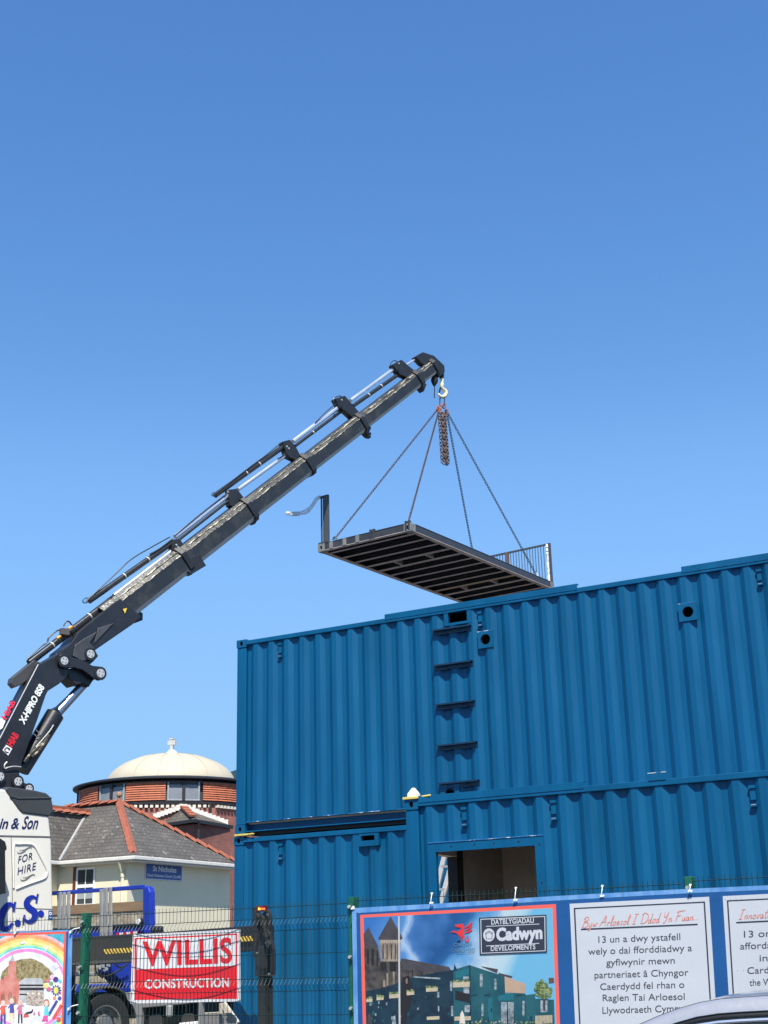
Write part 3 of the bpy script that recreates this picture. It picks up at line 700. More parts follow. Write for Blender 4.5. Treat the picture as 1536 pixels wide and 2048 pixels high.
mb = MB(); mb.poly([BK(x, y) for x, y in ((-4, 1444), (2, 1436), (11, 1442), (5, 1456), (-4, 1462))]); build(mb, 'emblem_plate', WT, fb)
# second boom, knee links, pins
slab([(24, 1356), (68, 1320), (84, 1326), (72, 1346), (44, 1369), (30, 1375), (22, 1366)], 0.08, 0.16, 'boom_tail', mat('grey_box_tail', (0.05, 0.05, 0.053), rough=0.45, var=0.2))
sb = slab([(118, 1318), (124, 1300), (143, 1285), (158, 1263), (226, 1207), (241, 1197), (283, 1233), (266, 1248), (190, 1300), (197, 1312), (188, 1322), (178, 1331), (150, 1322), (131, 1334), (119, 1328)], 0.24, 0.48, 'second_boom', CHAR)
slab([(150, 1290), (170, 1276), (196, 1262), (180, 1285), (188, 1296), (186, 1318), (165, 1322), (146, 1312)], 0.275, 0.03, 'gusset', mat('worn_grey_plate', (0.055, 0.055, 0.06), rough=0.4, var=0.3), sb)
slab([(196, 1256), (228, 1246), (188, 1288)], 0.262, 0.02, 'gusset', mat('worn_grey_plate', (0.055, 0.055, 0.06)), sb)
slab([(188, 1302), (265, 1249), (273, 1241), (270, 1236), (262, 1240), (186, 1296)], 0.10, 0.20, 'underside_plate', mat('rusty_wear_plate', (0.22, 0.15, 0.12), rough=0.6, var=0.2), sb)
def boss(pts, c, r, n=10): return pts
for o in (0.30, -0.25):
    slab([(117, 1324), (120, 1310), (130, 1307), (142, 1315), (160, 1318), (185, 1331), (201, 1333), (211, 1337), (214, 1349), (208, 1359), (197, 1361), (186, 1355), (166, 1340), (148, 1335), (132, 1337), (121, 1333)], o, 0.05, 'knee_link', CHAR)
slab([(134, 1338), (160, 1334), (192, 1352), (178, 1374), (168, 1366), (152, 1370), (140, 1358)], 0.18, 0.36, 'knee_link', BLACKM)
PIN = mat('pin_end_grey', (0.42, 0.43, 0.44), rough=0.5, var=0.15, vscale=14)
for px, py, r, o in ((128.5, 1321.5, 0.072, 0.31), (181, 1308, 0.075, 0.29), (201, 1346.5, 0.078, 0.31), (36, 1563, 0.068, 0.31), (58, 1577, 0.058, 0.30), (0, 1553, 0.068, 0.31)):
    mb = MB(); c = CR(px, py, o); mb.cyl(c-cn*0.62, c+cn*0.012, r, n=20); 
    for k in range(4): q = c+(ce*math.cos(k*math.pi/2+0.6)+EZ*math.sin(k*math.pi/2+0.6))*r*0.6; mb.cyl(q, q+cn*0.018, 0.009, n=6, mi=1)
    pn = build(mb, 'pivot_pin', [PIN, BLACKM], truck)
    mb = MB(); mb.cyl(c-cn*0.05, c+cn*0.004, r*1.55, n=24); build(mb, 'pin_boss', CHAR, pn)
# boom lift cylinder
mb = MB(); mb.cyl(CR(184, 1350), CR(108, 1434), 0.082, n=18); build(mb, 'cylinder_rod', mat('satin_chrome', (0.34, 0.37, 0.44), rough=0.22, metal=0.9), truck, smooth=True)
mb = MB(); mb.cyl(CR(168, 1364, -0.1), CR(100, 1430, -0.1), 0.035, n=10); build(mb, 'cylinder_rod', BLACKM, truck, smooth=True)
mb = MB(); mb.cyl(CR(102, 1420), CR(112, 1437, 0.0), 0.12, n=18); mb.cyl(CR(110, 1429), CR(42, 1540), 0.165, 0.15, n=20); build(mb, 'cylinder_barrel', CHAR, truck, smooth=True)
for a, b in (((72, 1460), (82, 1470)), ((66, 1466), (76, 1476))):
    mb = MB(); mb.tube([CR(*a, 0.17), CR(*b, 0.15)], 0.008, n=5); build(mb, 'hose_clamp', GALV, truck)
GREASE = mat('greasy_hose', (0.05, 0.045, 0.035), rough=0.3, col2=(0.55, 0.50, 0.36), thr=(0.5, 0.6), vscale=9)
for k, pts in enumerate((((107, 1450), (98, 1464), (72, 1494)), ((98, 1470), (88, 1484), (62, 1508), (48, 1524)), ((94, 1478), (82, 1496), (64, 1514)))):
    mb = MB(); mb.tube(spline([CR(x, y, 0.16+0.02*k) for x, y in pts], 5), (0.012, 0.028, 0.022)[k], n=7); build(mb, 'hose', GREASE if k else GALV, truck, smooth=True)
mb = MB(); mb.tube(spline([CR(x, y, 0.27) for x, y in ((14, 1524), (9, 1530), (10, 1537), (16, 1535), (28, 1533), (42, 1534))], 5), 0.012, n=6); build(mb, 'hose', GALV, truck, smooth=True)
# base
slab([(-40, 1548), (39, 1546), (41, 1561), (62, 1572), (71, 1585), (70, 1604), (70, 1700), (-40, 1700)], 0.27, 0.54, 'crane_base', CHAR)
mb = MB(); mb.cyl(COLP+EZ*1.3, COLP+EZ*4.0, 0.42, n=24); mb.obox(COLP+EZ*1.6, tr*0.45, tn*1.15, EZ*0.5); build(mb, 'crane_column', BLACKM, truck, bevel=0.02)
# extension sections along the boom line
CA, SA = math.cos(math.radians(41.2)), math.sin(math.radians(41.2))
def TW(px, py, off=0.1): p = CR(px, py, off); s = np.dot(p-COLP, ce); return s*CA+p[2]*SA, -s*SA+p[2]*CA
def BP(t, w, o): return COLP+ce*(t*CA-w*SA)+EZ*(t*SA+w*CA)+cn*o
ends = [TW(*p)[0] for p in ((252, 1255), (386, 1142), (514, 1037), (628, 942), (738, 862), (850, 772), (880, 744))]
PAINTW = mat('worn_boom_paint', (0.020, 0.022, 0.025), rough=0.38, col2=(0.065, 0.062, 0.052), thr=(0.5, 0.8), vscale=2.2, bump=0.1, bscale=25, stretch=(1, 1, 1))
GRS = mat('smeared_grease', (0.06, 0.06, 0.05), rough=0.25, col2=(0.62, 0.56, 0.40), thr=(0.42, 0.56), vscale=7, bump=0.5, bscale=18)
GTOP = mat('greasy_upper_face', (0.03, 0.03, 0.027), rough=0.3, col2=(0.13, 0.125, 0.10), thr=(0.5, 0.78), vscale=2.5, bump=0.3, bscale=14)
UND = mat('underside_bounce_light', (0.50, 0.49, 0.44), rough=0.4, var=0.12, vscale=6)  # pale colour paints ground bounce onto the boom's lower faces
for k in range(6):
    t0, t1 = ends[k]-0.25, ends[k+1]; tm = ends[k]
    f = (tm-6.7)/9.9; wb = 4.655+0.080*f; wt = 5.175-0.100*f; B = 0.235-0.085*f; H = wt-wb
    pr = [(0.62*B, wb), (B, wb+0.17*H), (B, wt-0.26*H), (0.55*B, wt), (-0.55*B, wt), (-B, wt-0.26*H), (-B, wb+0.17*H), (-0.62*B, wb)]
    mb = MB(); n = 8
    vs = [BP(t0, w, o) for o, w in pr]+[BP(t1, w, o) for o, w in pr]
    mb.add(vs, [[0, 1, 9, 8]], 1); mb.add(vs, [[1, 2, 10, 9], [3, 4, 12, 11], [4, 5, 13, 12], [5, 6, 14, 13], [7, 0, 8, 15]], 0)
    mb.add(vs, [[2, 3, 11, 10]], 2); mb.add(vs, [[6, 7, 15, 14]], 1); mb.add(vs, [list(range(7, -1, -1)), list(range(8, 16))], 0)
    ex = build(mb, 'extension_section', [PAINTW, UND, GTOP], truck)
    # grease smeared along the upper edges, built up unevenly
    rr = random.Random(40+k); mb = MB()
    for (o, w, r0) in ((0.78*B, wt-0.10*H, 0.016), (0.99*B, wt-0.27*H, 0.013)):
        t = tm+0.15
        while t < t1-0.2:
            l = min(rr.uniform(0.3, 0.9), t1-0.1-t)
            N_ = 7; mb.tube([BP(t+l*i/(N_-1), w+rr.uniform(-0.008, 0.008), o) for i in range(N_)], 0.01, n=6, rs=[max(0.002, r0*math.sin(math.pi*(i+0.4)/N_)*rr.uniform(0.6, 1.4)) for i in range(N_)])
            t += l+rr.uniform(-0.05, 0.15)
    build(mb, 'grease_bead', GRS, ex, smooth=True)
    mb = MB(); q = 0.035; tq = t1-0.01      # collar
    pr2 = [(o*(1+q/B), (w-(wt+wb)/2)*(1+2*q/H)+(wt+wb)/2) for o, w in pr]
    vs = [BP(tq-0.12, w, o) for o, w in pr2]+[BP(tq, w, o) for o, w in pr2]
    mb.add(vs, [[i, (i+1) % 8, (i+1) % 8+8, i+8] for i in range(8)]+[list(range(7, -1, -1)), list(range(8, 16))])
    build(mb, 'collar', BLACKM, ex, bevel=0.008)
    mb = MB(); c = BP(t1-0.45, (wt+wb)/2-0.02, B); mb.cyl(c-cn*0.01, c+cn*0.003, 0.014, n=10); build(mb, 'plug_hole', BLACKM, ex)
for pts in ([(222, 1193), (236, 1190), (247, 1203), (286, 1226), (286, 1240), (276, 1244), (262, 1236), (238, 1213), (228, 1206)],
            [(345, 1079), (360, 1077), (373, 1098), (373, 1122), (393, 1136), (384, 1150), (358, 1121), (345, 1106)],
            [(458, 979), (474, 977), (488, 995), (490, 1022), (519, 1034), (511, 1048), (484, 1025), (460, 1010)],
            [(565, 883), (580, 879), (593, 895), (605, 918), (633, 937), (625, 952), (598, 923), (575, 913)],
            [(670, 797), (690, 791), (729, 836), (743, 855), (736, 871), (712, 841), (692, 823), (680, 816)],
            [(785, 729), (803, 719), (834, 745), (840, 762), (854, 768), (848, 783), (828, 760), (800, 749)],
            [(831, 713), (846, 704), (868, 711), (889, 731), (890, 744), (880, 754), (872, 748), (862, 729), (846, 729)]):
    slab(pts, 0.09, 0.16, 'cylinder_bracket', BLACKM, bevel=0.012)
slab([(386, 1112), (398, 1108), (413, 1131), (381, 1150), (376, 1143), (384, 1136)], 0.24, 0.06, 'side_lug', BLACKM)
slab([(733, 866), (743, 864), (742, 876), (734, 874)], 0.06, 0.1, 'side_lug', BLACKM)
slab([(246, 1218), (254, 1216), (250, 1227)], 0.262, 0.004, 'warning_triangle', mat('yellow_warning_label', (0.85, 0.58, 0.05), rough=0.5, var=0.03), sb, bevel=0)
BARREL = mat('cylinder_black', (0.025, 0.026, 0.028), rough=0.28, var=0.2, vscale=10)
BAND = mat('pale_band', (0.5, 0.5, 0.48), rough=0.5)
for a, b, r, kind, bands in (((58, 1326), (228, 1196), 0.066, 'b', (0.26, 0.70)), ((228, 1192), (350, 1098), 0.050, 'r', ()), ((178, 1202), (348, 1083), 0.056, 'b', (0.4, 0.68)),
        ((350, 1074), (462, 986), 0.050, 'r', ()), ((352, 1084), (460, 999), 0.030, 'b', ()), ((430, 991), (573, 889), 0.056, 'b', (0.42, 0.6)), ((476, 979), (582, 903), 0.040, 'r', ()),
        ((586, 883), (688, 806), 0.050, 'r', ()), ((590, 892), (690, 817), 0.036, 'b', (0.35,)), ((701, 801), (797, 731), 0.042, 'r', ()), ((706, 812), (806, 742), 0.046, 'b', (0.3, 0.55)), ((812, 730), (840, 713), 0.026, 'r', ())):
    A, B = CR(*a), CR(*b); mb = MB(); mb.cyl(A, B, r, n=14)
    o = build(mb, 'cylinder_barrel' if kind == 'b' else 'cylinder_rod', BARREL if kind == 'b' else CHROME, truck, smooth=True)
    for q in bands:
        mb = MB(); c = A+(B-A)*q; d = unit(B-A)*0.012; mb.cyl(c-d, c+d, r*1.07, n=14); build(mb, 'clamp_band', BAND, o)
for pts, r in ((((172, 1203), (232, 1147), (262, 1119), (300, 1096), (340, 1074)), 0.013), (((425, 992), (500, 934), (530, 912), (562, 886)), 0.013), (((350, 1071), (400, 1029), (460, 982)), 0.012),
               (((630, 846), (660, 817), (690, 796)), 0.012), (((56, 1317), (80, 1295), (94, 1285), (98, 1275), (115, 1261), (121, 1262)), 0.014), (((127, 1252), (133, 1243), (140, 1245), (147, 1257)), 0.014),
               (((178, 1204), (168, 1206), (166, 1200), (174, 1195)), 0.010), (((432, 992), (423, 990), (427, 984)), 0.010), (((668, 806), (668, 797), (680, 792), (688, 798)), 0.012), (((784, 736), (781, 728), (788, 721), (798, 725)), 0.010),
               (((670, 834), (668, 826), (678, 822), (686, 826)), 0.010), (((140, 1270), (142, 1285), (134, 1296), (112, 1310)), 0.026), (((555, 918), (562, 914), (572, 905)), 0.012),
               (((300, 1108), (318, 1098), (345, 1078)), 0.016), (((445, 975), (455, 985), (448, 994)), 0.012)):
    mb = MB(); mb.tube(spline([CR(x, y, 0.05) for x, y in pts], 4), r, n=6); build(mb, 'hydraulic_pipe', BARREL, truck, smooth=True)
mb = MB(); c = CR(129, 1264, 0.1); mb.obox(c, ce*0.08, cn*0.05, EZ*0.06); build(mb, 'valve_block', mat('valve_block_grey', (0.10, 0.085, 0.08), rough=0.5), truck, bevel=0.008)
for px, py in ((117.5, 1275), (140.5, 1255.5)):
    mb = MB(); c = CR(px, py, 0.12); mb.cyl(c-ce*0.035-EZ*0.025, c+ce*0.035+EZ*0.025, 0.026, n=10); build(mb, 'hose_fitting', ORANGE, truck, smooth=True)
for px, py in ((232, 1197), (352, 1090), (356, 1095), (455, 984), (573, 893), (577, 897), (683, 800), (797, 727), (374, 1110), (377, 1113), (726, 833), (237, 1219)):
    mb = MB(); c = CR(px, py, 0.16); mb.cyl(c, c+cn*0.02, 0.020, n=8); build(mb, 'bolt', GALV, truck)

# cab
CABW = mat('cab_white_paint', (0.76, 0.73, 0.65), rough=0.25, var=0.03, coat=0.4)
cab = slab([(-190, 1562), (12, 1579), (38, 1617), (46, 1625), (97.5, 1631), (103, 1680), (107, 1860), (108.5, 2010), (-190, 2030)], 0.0, 2.45, 'cab', CABW, fn=cabP, nrm=tn, bevel=0.03)
slab([(11, 1579), (16, 1573), (72, 1581), (93, 1586), (103, 1595), (106, 1610), (108, 1623), (99, 1633), (46, 1626), (38, 1618)], 0.02, 0.3, 'air_deflector', mat('dark_deflector_plastic', (0.05, 0.055, 0.06), rough=0.4, var=0.1), cab, fn=cabP, nrm=tn, bevel=0.02)
mb = MB(); mb.tube([cabP(20, 1592, 0.02), cabP(36, 1597, 0.022), cabP(103, 1596, 0.022)], 0.012, n=5); build(mb, 'deflector_ridge', mat('dark_deflector_plastic', (0.05, 0.055, 0.06)), cab)
SEAM = mat('panel_groove_shade', (0.10, 0.10, 0.10), rough=0.7)  # flat grey strips stand for the shadow in the panel grooves
def cabline(pts, w, m=SEAM, name='panel_seam', off=0.004):
    A = Art(cabP, tn, 0.001); A.line(pts, w, m, off/0.001); return A.build(name, cab)
cabline([(-190, 1667), (0, 1672), (101.5, 1674)], 3.2); cabline([(22, 1675), (24, 1740), (24.5, 1817)], 1.2); cabline([(24, 1816), (106, 1818.5)], 1.4); cabline([(24.5, 1817), (25, 1900)], 1.0)
mb = MB(); out = spline([cabP(x, y, 0.004) for x, y in ((27, 1776), (27, 1740), (28, 1692), (36, 1688), (60, 1688), (70, 1694), (80, 1712), (93, 1738), (94, 1748), (88, 1757), (60, 1767), (32, 1778))], 4)
mb.tube(out, 0.017, n=8); build(mb, 'side_panel_moulding', CABW, cab, smooth=True)
NAVY = mat('navy_lettering', (0.012, 0.018, 0.10), rough=0.4, var=0.05); RBL = mat('royal_blue_lettering', (0.012, 0.03, 0.33), rough=0.35, var=0.08); GSH = mat('grey_letter_shadow', (0.16, 0.16, 0.15), rough=0.5)
mb = MB(); 
put_text(mb, 'in', cabP(-2, 1656.5, 0.006), cabP(14, 1656.8, 0.006), cabP(4, 1636, 0.006), 0, weight=0.02)
put_text(mb, '&', cabP(21, 1657, 0.006), cabP(37, 1657, 0.006), cabP(26, 1636, 0.006), 0, weight=0.015)
put_text(mb, 'Son', cabP(43, 1657.5, 0.006), cabP(73.5, 1657.5, 0.006), cabP(50, 1633, 0.006), 0, weight=0.015)
build(mb, 'name_lettering', NAVY, cab)
mb = MB(); put_text(mb, 'FOR', cabP(36, 1727, 0.006), cabP(65, 1718.5, 0.006), cabP(37.8, 1712.5, 0.006), 0, weight=0.004, spacing=1.1)
put_text(mb, 'HIRE', cabP(35, 1750, 0.006), cabP(71, 1739, 0.006), cabP(36.8, 1735, 0.006), 0, weight=0.004, spacing=1.1); build(mb, 'hire_lettering', NAVY, cab)
def serif(A, pts, w, m, l):
    for p in pts: A.line([(p[0]-w, p[1]), (p[0]+w, p[1]-0.4*w)], 1.2, m, l)
A = Art(cabP, tn, 0.001)
for dy, dx in ((0, 0), (54.5, 6.5)):
    A.brush(spline([(34+dx, 1703+dy), (37+dx, 1706.5+dy), (46+dx, 1704+dy), (54+dx, 1697+dy), (61+dx, 1694.5+dy), (63+dx, 1698+dy)], 5), 0.5, 2.6, GSH, 6); A.brush(spline([(38+dx, 1700.5+dy), (47+dx, 1700+dy), (56+dx, 1695+dy)], 4), 0.3, 1.4, GSH, 6)
A.build('scroll_ornament', cab)
A = Art(cabP, tn, 0.001); c3 = lambda p: (p[0]/6.82, 1570+p[1]/6.82)
Cc = [c3(p) for p in ((180, 1665), (150, 1628), (100, 1640), (45, 1710), (8, 1810), (8, 1915), (55, 1962), (115, 1945), (170, 1880))]
Ss = [c3(p) for p in ((495, 1550), (440, 1525), (380, 1560), (360, 1625), (400, 1682), (455, 1722), (474, 1782), (440, 1845), (380, 1866), (333, 1830))]
WEDGE = [[c3(p) for p in q] for q in (((498, 1490), (520, 1478), (497, 1612), (478, 1606)), ((316, 1775), (338, 1765), (322, 1898), (300, 1906)), ((185, 1600), (212, 1586), (192, 1728), (166, 1722)))]
for d, m, l in ((1.6, GSH, 5), (0, RBL, 7)):
    for st in (Cc, Ss): A.brush(spline([(x+d, y+d*0.8) for x, y in st], 6), 4.0, 13.5, m, l)
    for q in WEDGE: A.poly([(x+d, y+d*0.8) for x, y in q], m, l+0.5)
    for c in ((238, 1882), (555, 1755)): q = c3(c); A.disc((q[0]+d*0.6, q[1]+d*0.6), 6, 7, m, l)
A.build('initial_lettering', cab)
A = Art(cabP, tn, 0.001); A.rect(96.5, 1821, 104.5, 1839.5, mat('blue_badge', (0.02, 0.09, 0.30)), 6); A.disc((100.5, 1827), 2.6, 3.4, WT, 7); A.disc((100.5, 1827), 1.2, 1.6, mat('blue_badge', (0.02, 0.09, 0.30)), 8); A.line([(98.5, 1835), (103, 1835)], 1.2, WT, 7); A.build('badge', cab)
m_ = slab([(-22, 1676), (2, 1677), (11, 1683), (14, 1694), (14, 1700), (11, 1701), (12, 1783), (14, 1786), (-22, 1794)], 0.34, 0.24, 'wing_mirror', mat('black_mirror_plastic', (0.02, 0.022, 0.025), rough=0.35), cab, fn=cabP, nrm=tn, bevel=0.02)
mb = MB(); mb.tube([cabP(-10, 1690, 0.2), cabP(-10, 1690, -0.05)], 0.03, n=8); mb.tube([cabP(-10, 1780, 0.2), cabP(-10, 1780, -0.05)], 0.03, n=8); build(mb, 'mirror_arm', BLACKM, m_)
mb = MB(); mb.obox(TP(-2.4, 2.7, -1.22), tr*0.012, tn*1.05, EZ*0.45); build(mb, 'windscreen', mat('dark_glass', (0.01, 0.012, 0.014), rough=0.06), cab)

# chassis, bed, headboard
BLT = mat('truck_blue', (0.012, 0.035, 0.36), rough=0.35, var=0.1, vscale=6)
mb = MB()
for o in (-0.75, -1.65): mb.beam(TP(-2.0, 1.05, o), TP(8.6, 1.05, o), 0.09, 0.28, side=tn)
build(mb, 'chassis', BLACKM, truck)
mb = MB(); mb.obox(TP(5.3, 1.36, -1.22), tr*3.4, tn*1.2, EZ*0.07); build(mb, 'load_bed', BLT, truck, bevel=0.01)
HBP = NP0+tr*1.82
def hb(px, py, off=0.0): return at_pl(px, py, HBP-tr*off, tr)
hbd = MB(); hbd.beam(hb(60, 1790), hb(288, 1774), 0.05, 0.07, side=tr)
hbo = build(hbd, 'headboard', BLT, truck, bevel=0.01)
slab([(285, 1774.5), (293, 1772), (296, 1775), (299, 1784), (299.5, 1868), (285, 1868)], 0.02, -0.12, 'headboard_post', BLT, hbo, fn=hb, nrm=tr, bevel=0.02)
slab([(40, 1866), (292, 1852), (292, 1884), (40, 1900)], 0.0, -0.05, 'headboard_panel', BLT, hbo, fn=hb, nrm=tr)
slab([(40, 1860), (287, 1846), (287, 1852), (40, 1866)], 0.03, -0.08, 'rubber_strip', BLACKM, hbo, fn=hb, nrm=tr)
for pts in ([(199, 1779), (205.5, 1778), (206.5, 1874), (200, 1875)], [(206.5, 1776), (215.5, 1775), (216, 1873), (207.5, 1874)], [(217.5, 1775), (223.5, 1774.5), (224.5, 1873), (218.5, 1874)],
            [(113.5, 1785), (124, 1784), (122, 1858), (116, 1859)], [(125.5, 1785), (132, 1784), (130, 1858), (124, 1859)], [(135, 1784), (140.5, 1783), (139.5, 1858), (132.5, 1859)]):
    cx_ = sum(p[0] for p in pts)/4; slab([(cx_-1.5+(p[0]-cx_)*0.74, p[1]) for p in pts], 0.08, -0.035, 'stake', mat('galvanised_stake', (0.36, 0.355, 0.33), rough=0.5, metal=0.3, var=0.15, vscale=7), hbo, fn=hb, nrm=tr, bevel=0.006)
mb = MB(); c = hb(280.5, 1843, 0.12); mb.cyl(c, c-tr*0.05, 0.048, n=18, mi=1); mb.cyl(c+tr*0.03, c-tr*0.03, 0.056, n=18); mb.beam(c, hb(278, 1866, 0.1), 0.02, 0.02); build(mb, 'work_lamp', [BLACKM, mat('lamp_lens', (0.75, 0.75, 0.72), rough=0.15)], truck)
A = Art(lambda x, y: hb(x, y, 0.06), -tr, 0.001)
for k in range(7): x = 232+k*7; A.poly([(x, 1866-k*0.6), (x+7, 1865.4-k*0.6), (x+7, 1872-k*0.6), (x, 1872.6-k*0.6)], RD if k % 2 == 0 else WT, 1)
A.build('marker_strip', hbo)
mb = MB(); mb.obox(hb(314, 1861, 0.1), tn*0.09, tr*0.08, EZ*0.07); build(mb, 'rear_light', BLACKM, truck, bevel=0.03)
slab([(222, 1925), (269, 1922), (270, 1972), (252, 1975), (236, 1955), (226, 1945)], -0.12, 0.4, 'tool_box', BLT, fn=cabP, nrm=tn)
slab([(150, 1944), (200, 1944), (200, 1952), (150, 1952)], -0.1, 0.3, 'side_step', GALV, fn=cabP, nrm=tn)
mb = MB()
for k, (px, py) in enumerate(((196, 1935), (203, 1932), (210, 1938), (215, 1931), (206, 1941))):
    c = cabP(px, py, -0.1); mb.cyl(c, c+tn*0.05, 0.035-0.004*k, n=9)
build(mb, 'valve_cluster', GALV, truck)
for pts in (((196, 1938), (202, 1950), (214, 1952), (236, 1942), (252, 1930)), ((190, 1925), (193, 1945), (206, 1956)), ((228, 1925), (240, 1935), (256, 1928))):
    mb = MB(); mb.tube(spline([cabP(x, y, -0.02) for x, y in pts], 5), 0.014, n=6); build(mb, 'hose', RUBBER, truck, smooth=True)
def wheel(a, zc, off):
    c = TP(a, zc, off); t = MB(); prof = [(0.30, 0.0), (0.38, 0.012), (0.47, 0.0), (0.50, -0.05), (0.50, -0.26), (0.46, -0.30), (0.30, -0.30)]; n = 32
    vs = [c+tn*o+(tr*math.cos(2*math.pi*i/n)+EZ*math.sin(2*math.pi*i/n))*r for r, o in prof for i in range(n)]
    t.add(vs, [[k*n+i, k*n+(i+1) % n, (k+1)*n+(i+1) % n, (k+1)*n+i] for k in range(len(prof)-1) for i in range(n)])
    w = build(t, 'wheel', RUBBER, truck, smooth=True)
    t = MB(); prof = [(0.305, 0.004), (0.285, 0.0), (0.265, -0.06), (0.17, -0.075), (0.15, -0.02), (0.10, -0.01), (0.0, -0.01)]
    vs = [c+tn*o+(tr*math.cos(2*math.pi*i/n)+EZ*math.sin(2*math.pi*i/n))*max(r, 1e-3) for r, o in prof for i in range(n)]
    t.add(vs, [[k*n+i, k*n+(i+1) % n, (k+1)*n+(i+1) % n, (k+1)*n+i] for k in range(len(prof)-1) for i in range(n)])
    for k in range(10):
        q = c-tn*0.068+(tr*math.cos(k*0.628)+EZ*math.sin(k*0.628))*0.205; t.cyl(q, q+tn*0.04, 0.022, n=8, mi=1)
    build(t, 'rim', [mat('steel_rim', (0.30, 0.30, 0.29), rough=0.45, metal=0.6, var=0.2), BLACKM], w, smooth=True)
for a in (1.08, -1.35, 5.0, 6.3): wheel(a, 0.82, -0.02)
mb = MB(); c = TP(1.08, 0.82, -0.02); N_ = 16
vs = []
for i in range(N_+1):
    t = math.radians(8+164*i/N_); d = tr*math.cos(t)+EZ*math.sin(t)
    vs += [c+d*0.60+tn*0.03, c+d*0.60-tn*0.36, c+d*0.565+tn*0.03, c+d*0.565-tn*0.36]
mb.add(vs, [f for i in range(N_) for o in (i*4,) for f in ([o, o+1, o+5, o+4], [o+2, o+6, o+7, o+3], [o, o+4, o+6, o+2], [o+1, o+3, o+7, o+5])])
build(mb, 'mudguard', mat('grey_mudguard', (0.045, 0.05, 0.05), rough=0.5, var=0.2), truck)
# outrigger
OP = COLP-tr*0.24
def og(px, py, off=0.0): return at_pl(px, py, OP-tr*off, tr)
OGM = mat('outrigger_grey', (0.016, 0.016, 0.016), rough=0.45, var=0.25, vscale=3, bump=0.1)
ob = slab([(90, 1879), (290, 1866), (290, 1921), (90, 1932)], 0.03, -0.44, 'outrigger_beam', OGM, fn=og, nrm=tr)
slab([(286, 1867), (508, 1851), (508, 1900), (286, 1918)], 0.0, -0.36, 'outrigger_extension', OGM, ob, fn=og, nrm=tr)
slab([(90, 1926), (272, 1917), (272, 1923), (90, 1934)], 0.05, -0.44, 'beam_flange', mat('outrigger_flange', (0.06, 0.058, 0.055), rough=0.5), ob, fn=og, nrm=tr, bevel=0.004)
A = Art(lambda x, y: og(x, y, 0.034), -tr, 0.001); YS = mat('hazard_yellow', (0.80, 0.52, 0.05), rough=0.45, var=0.05)
def hz(x0, x1, ytop, h, n):
    sl = lambda x: ytop-(x-x0)*0.062
    A.poly([(x0, sl(x0)), (x1, sl(x1)), (x1, sl(x1)+h), (x0, sl(x0)+h)], BLACKM, 0)
    for k in range(n):
        x = x0+k*(x1-x0)/n; w = (x1-x0)/n*0.55; s = h*0.55
        p = clip([(x-s*0.3, sl(x)), (x-s*0.3+w, sl(x)), (x+s*0.7+w, sl(x)+h), (x+s*0.7, sl(x)+h)], [(x0, 0), (x1, 0), (x1, 4000), (x0, 4000)]); A.poly(p, YS, 1)
hz(208, 286, 1898.5, 9.5, 12); hz(292, 506, 1885, 9.5, 33)
A.build('hazard_stripe', ob)
slab([(505, 1817), (512, 1816), (512, 1915), (506, 1915)], 0.06, -0.08, 'mast_plate', OGM, fn=og, nrm=tr, bevel=0.004)
lg = slab([(508, 1834), (518, 1828), (524, 1833), (526, 1880), (531, 1898), (531, 1950), (528, 1953), (509, 1953)], 0.10, -0.19, 'outrigger_leg', BLACKM, fn=og, nrm=tr, bevel=0.02)
slab([(514, 1953), (529, 1953), (530, 2190), (515, 2190)], 0.06, -0.15, 'leg_tube', mat('dark_leg_tube', (0.016, 0.017, 0.017), rough=0.4, var=0.15), lg, fn=og, nrm=tr)
mb = MB(); c = og(533, 2192, -0.06); c[2] = 0.0; mb.box(c[0]-0.25, c[0]+0.25, c[1]-0.25, c[1]+0.25, 0.302, 0.36); build(mb, 'foot_pad', BLACKM, lg)
mb = MB(); mb.obox(og(526, 1915, 0.12), tn*0.07, tr*0.03, EZ*0.14); build(mb, 'cover_plate', OGM, lg, bevel=0.02)
for k, pts in enumerate((((513, 1828), (520, 1840), (516, 1862), (512, 1890)), ((526, 1830), (534, 1822), (541, 1828), (540, 1848), (536, 1872)), ((533, 1862), (539, 1868), (535, 1880), (541, 1890)), ((516, 1835), (526, 1834), (528, 1850), (533, 1875)))):
    mb = MB(); mb.tube(spline([og(x, y, 0.15+0.02*k) for x, y in pts], 5), 0.022, n=7); build(mb, 'hose', RUBBER, lg, smooth=True)
for px, py in ((534, 1868), (537, 1875), (515, 1906), (539, 1948), (538, 1829), (533, 1885)):
    mb = MB(); c = og(px, py, 0.17); mb.cyl(c, c-tr*0.02, 0.013, n=8); build(mb, 'hose_fitting', mat('dull_fitting', (0.22, 0.22, 0.21), rough=0.4, metal=0.5), lg)
mb = MB(); mb.obox(og(523, 1817, 0.1), tn*0.075, tr*0.05, EZ*0.035); bl = build(mb, 'warning_lamp', mat('lamp_housing', (0.10, 0.012, 0.01), rough=0.4), lg)
A = Art(lambda x, y: og(x, y, 0.155), -tr, 0.001)
A.rect(516.5, 1814.5, 520.5, 1820, mat('lit_amber_lamp', (1.0, 0.45, 0.05), emit=2.2), 1); A.rect(522.5, 1814.5, 530, 1819.5, mat('lit_red_lamp', (1.0, 0.10, 0.03), emit=1.8), 1); A.build('lamp_lens', bl)

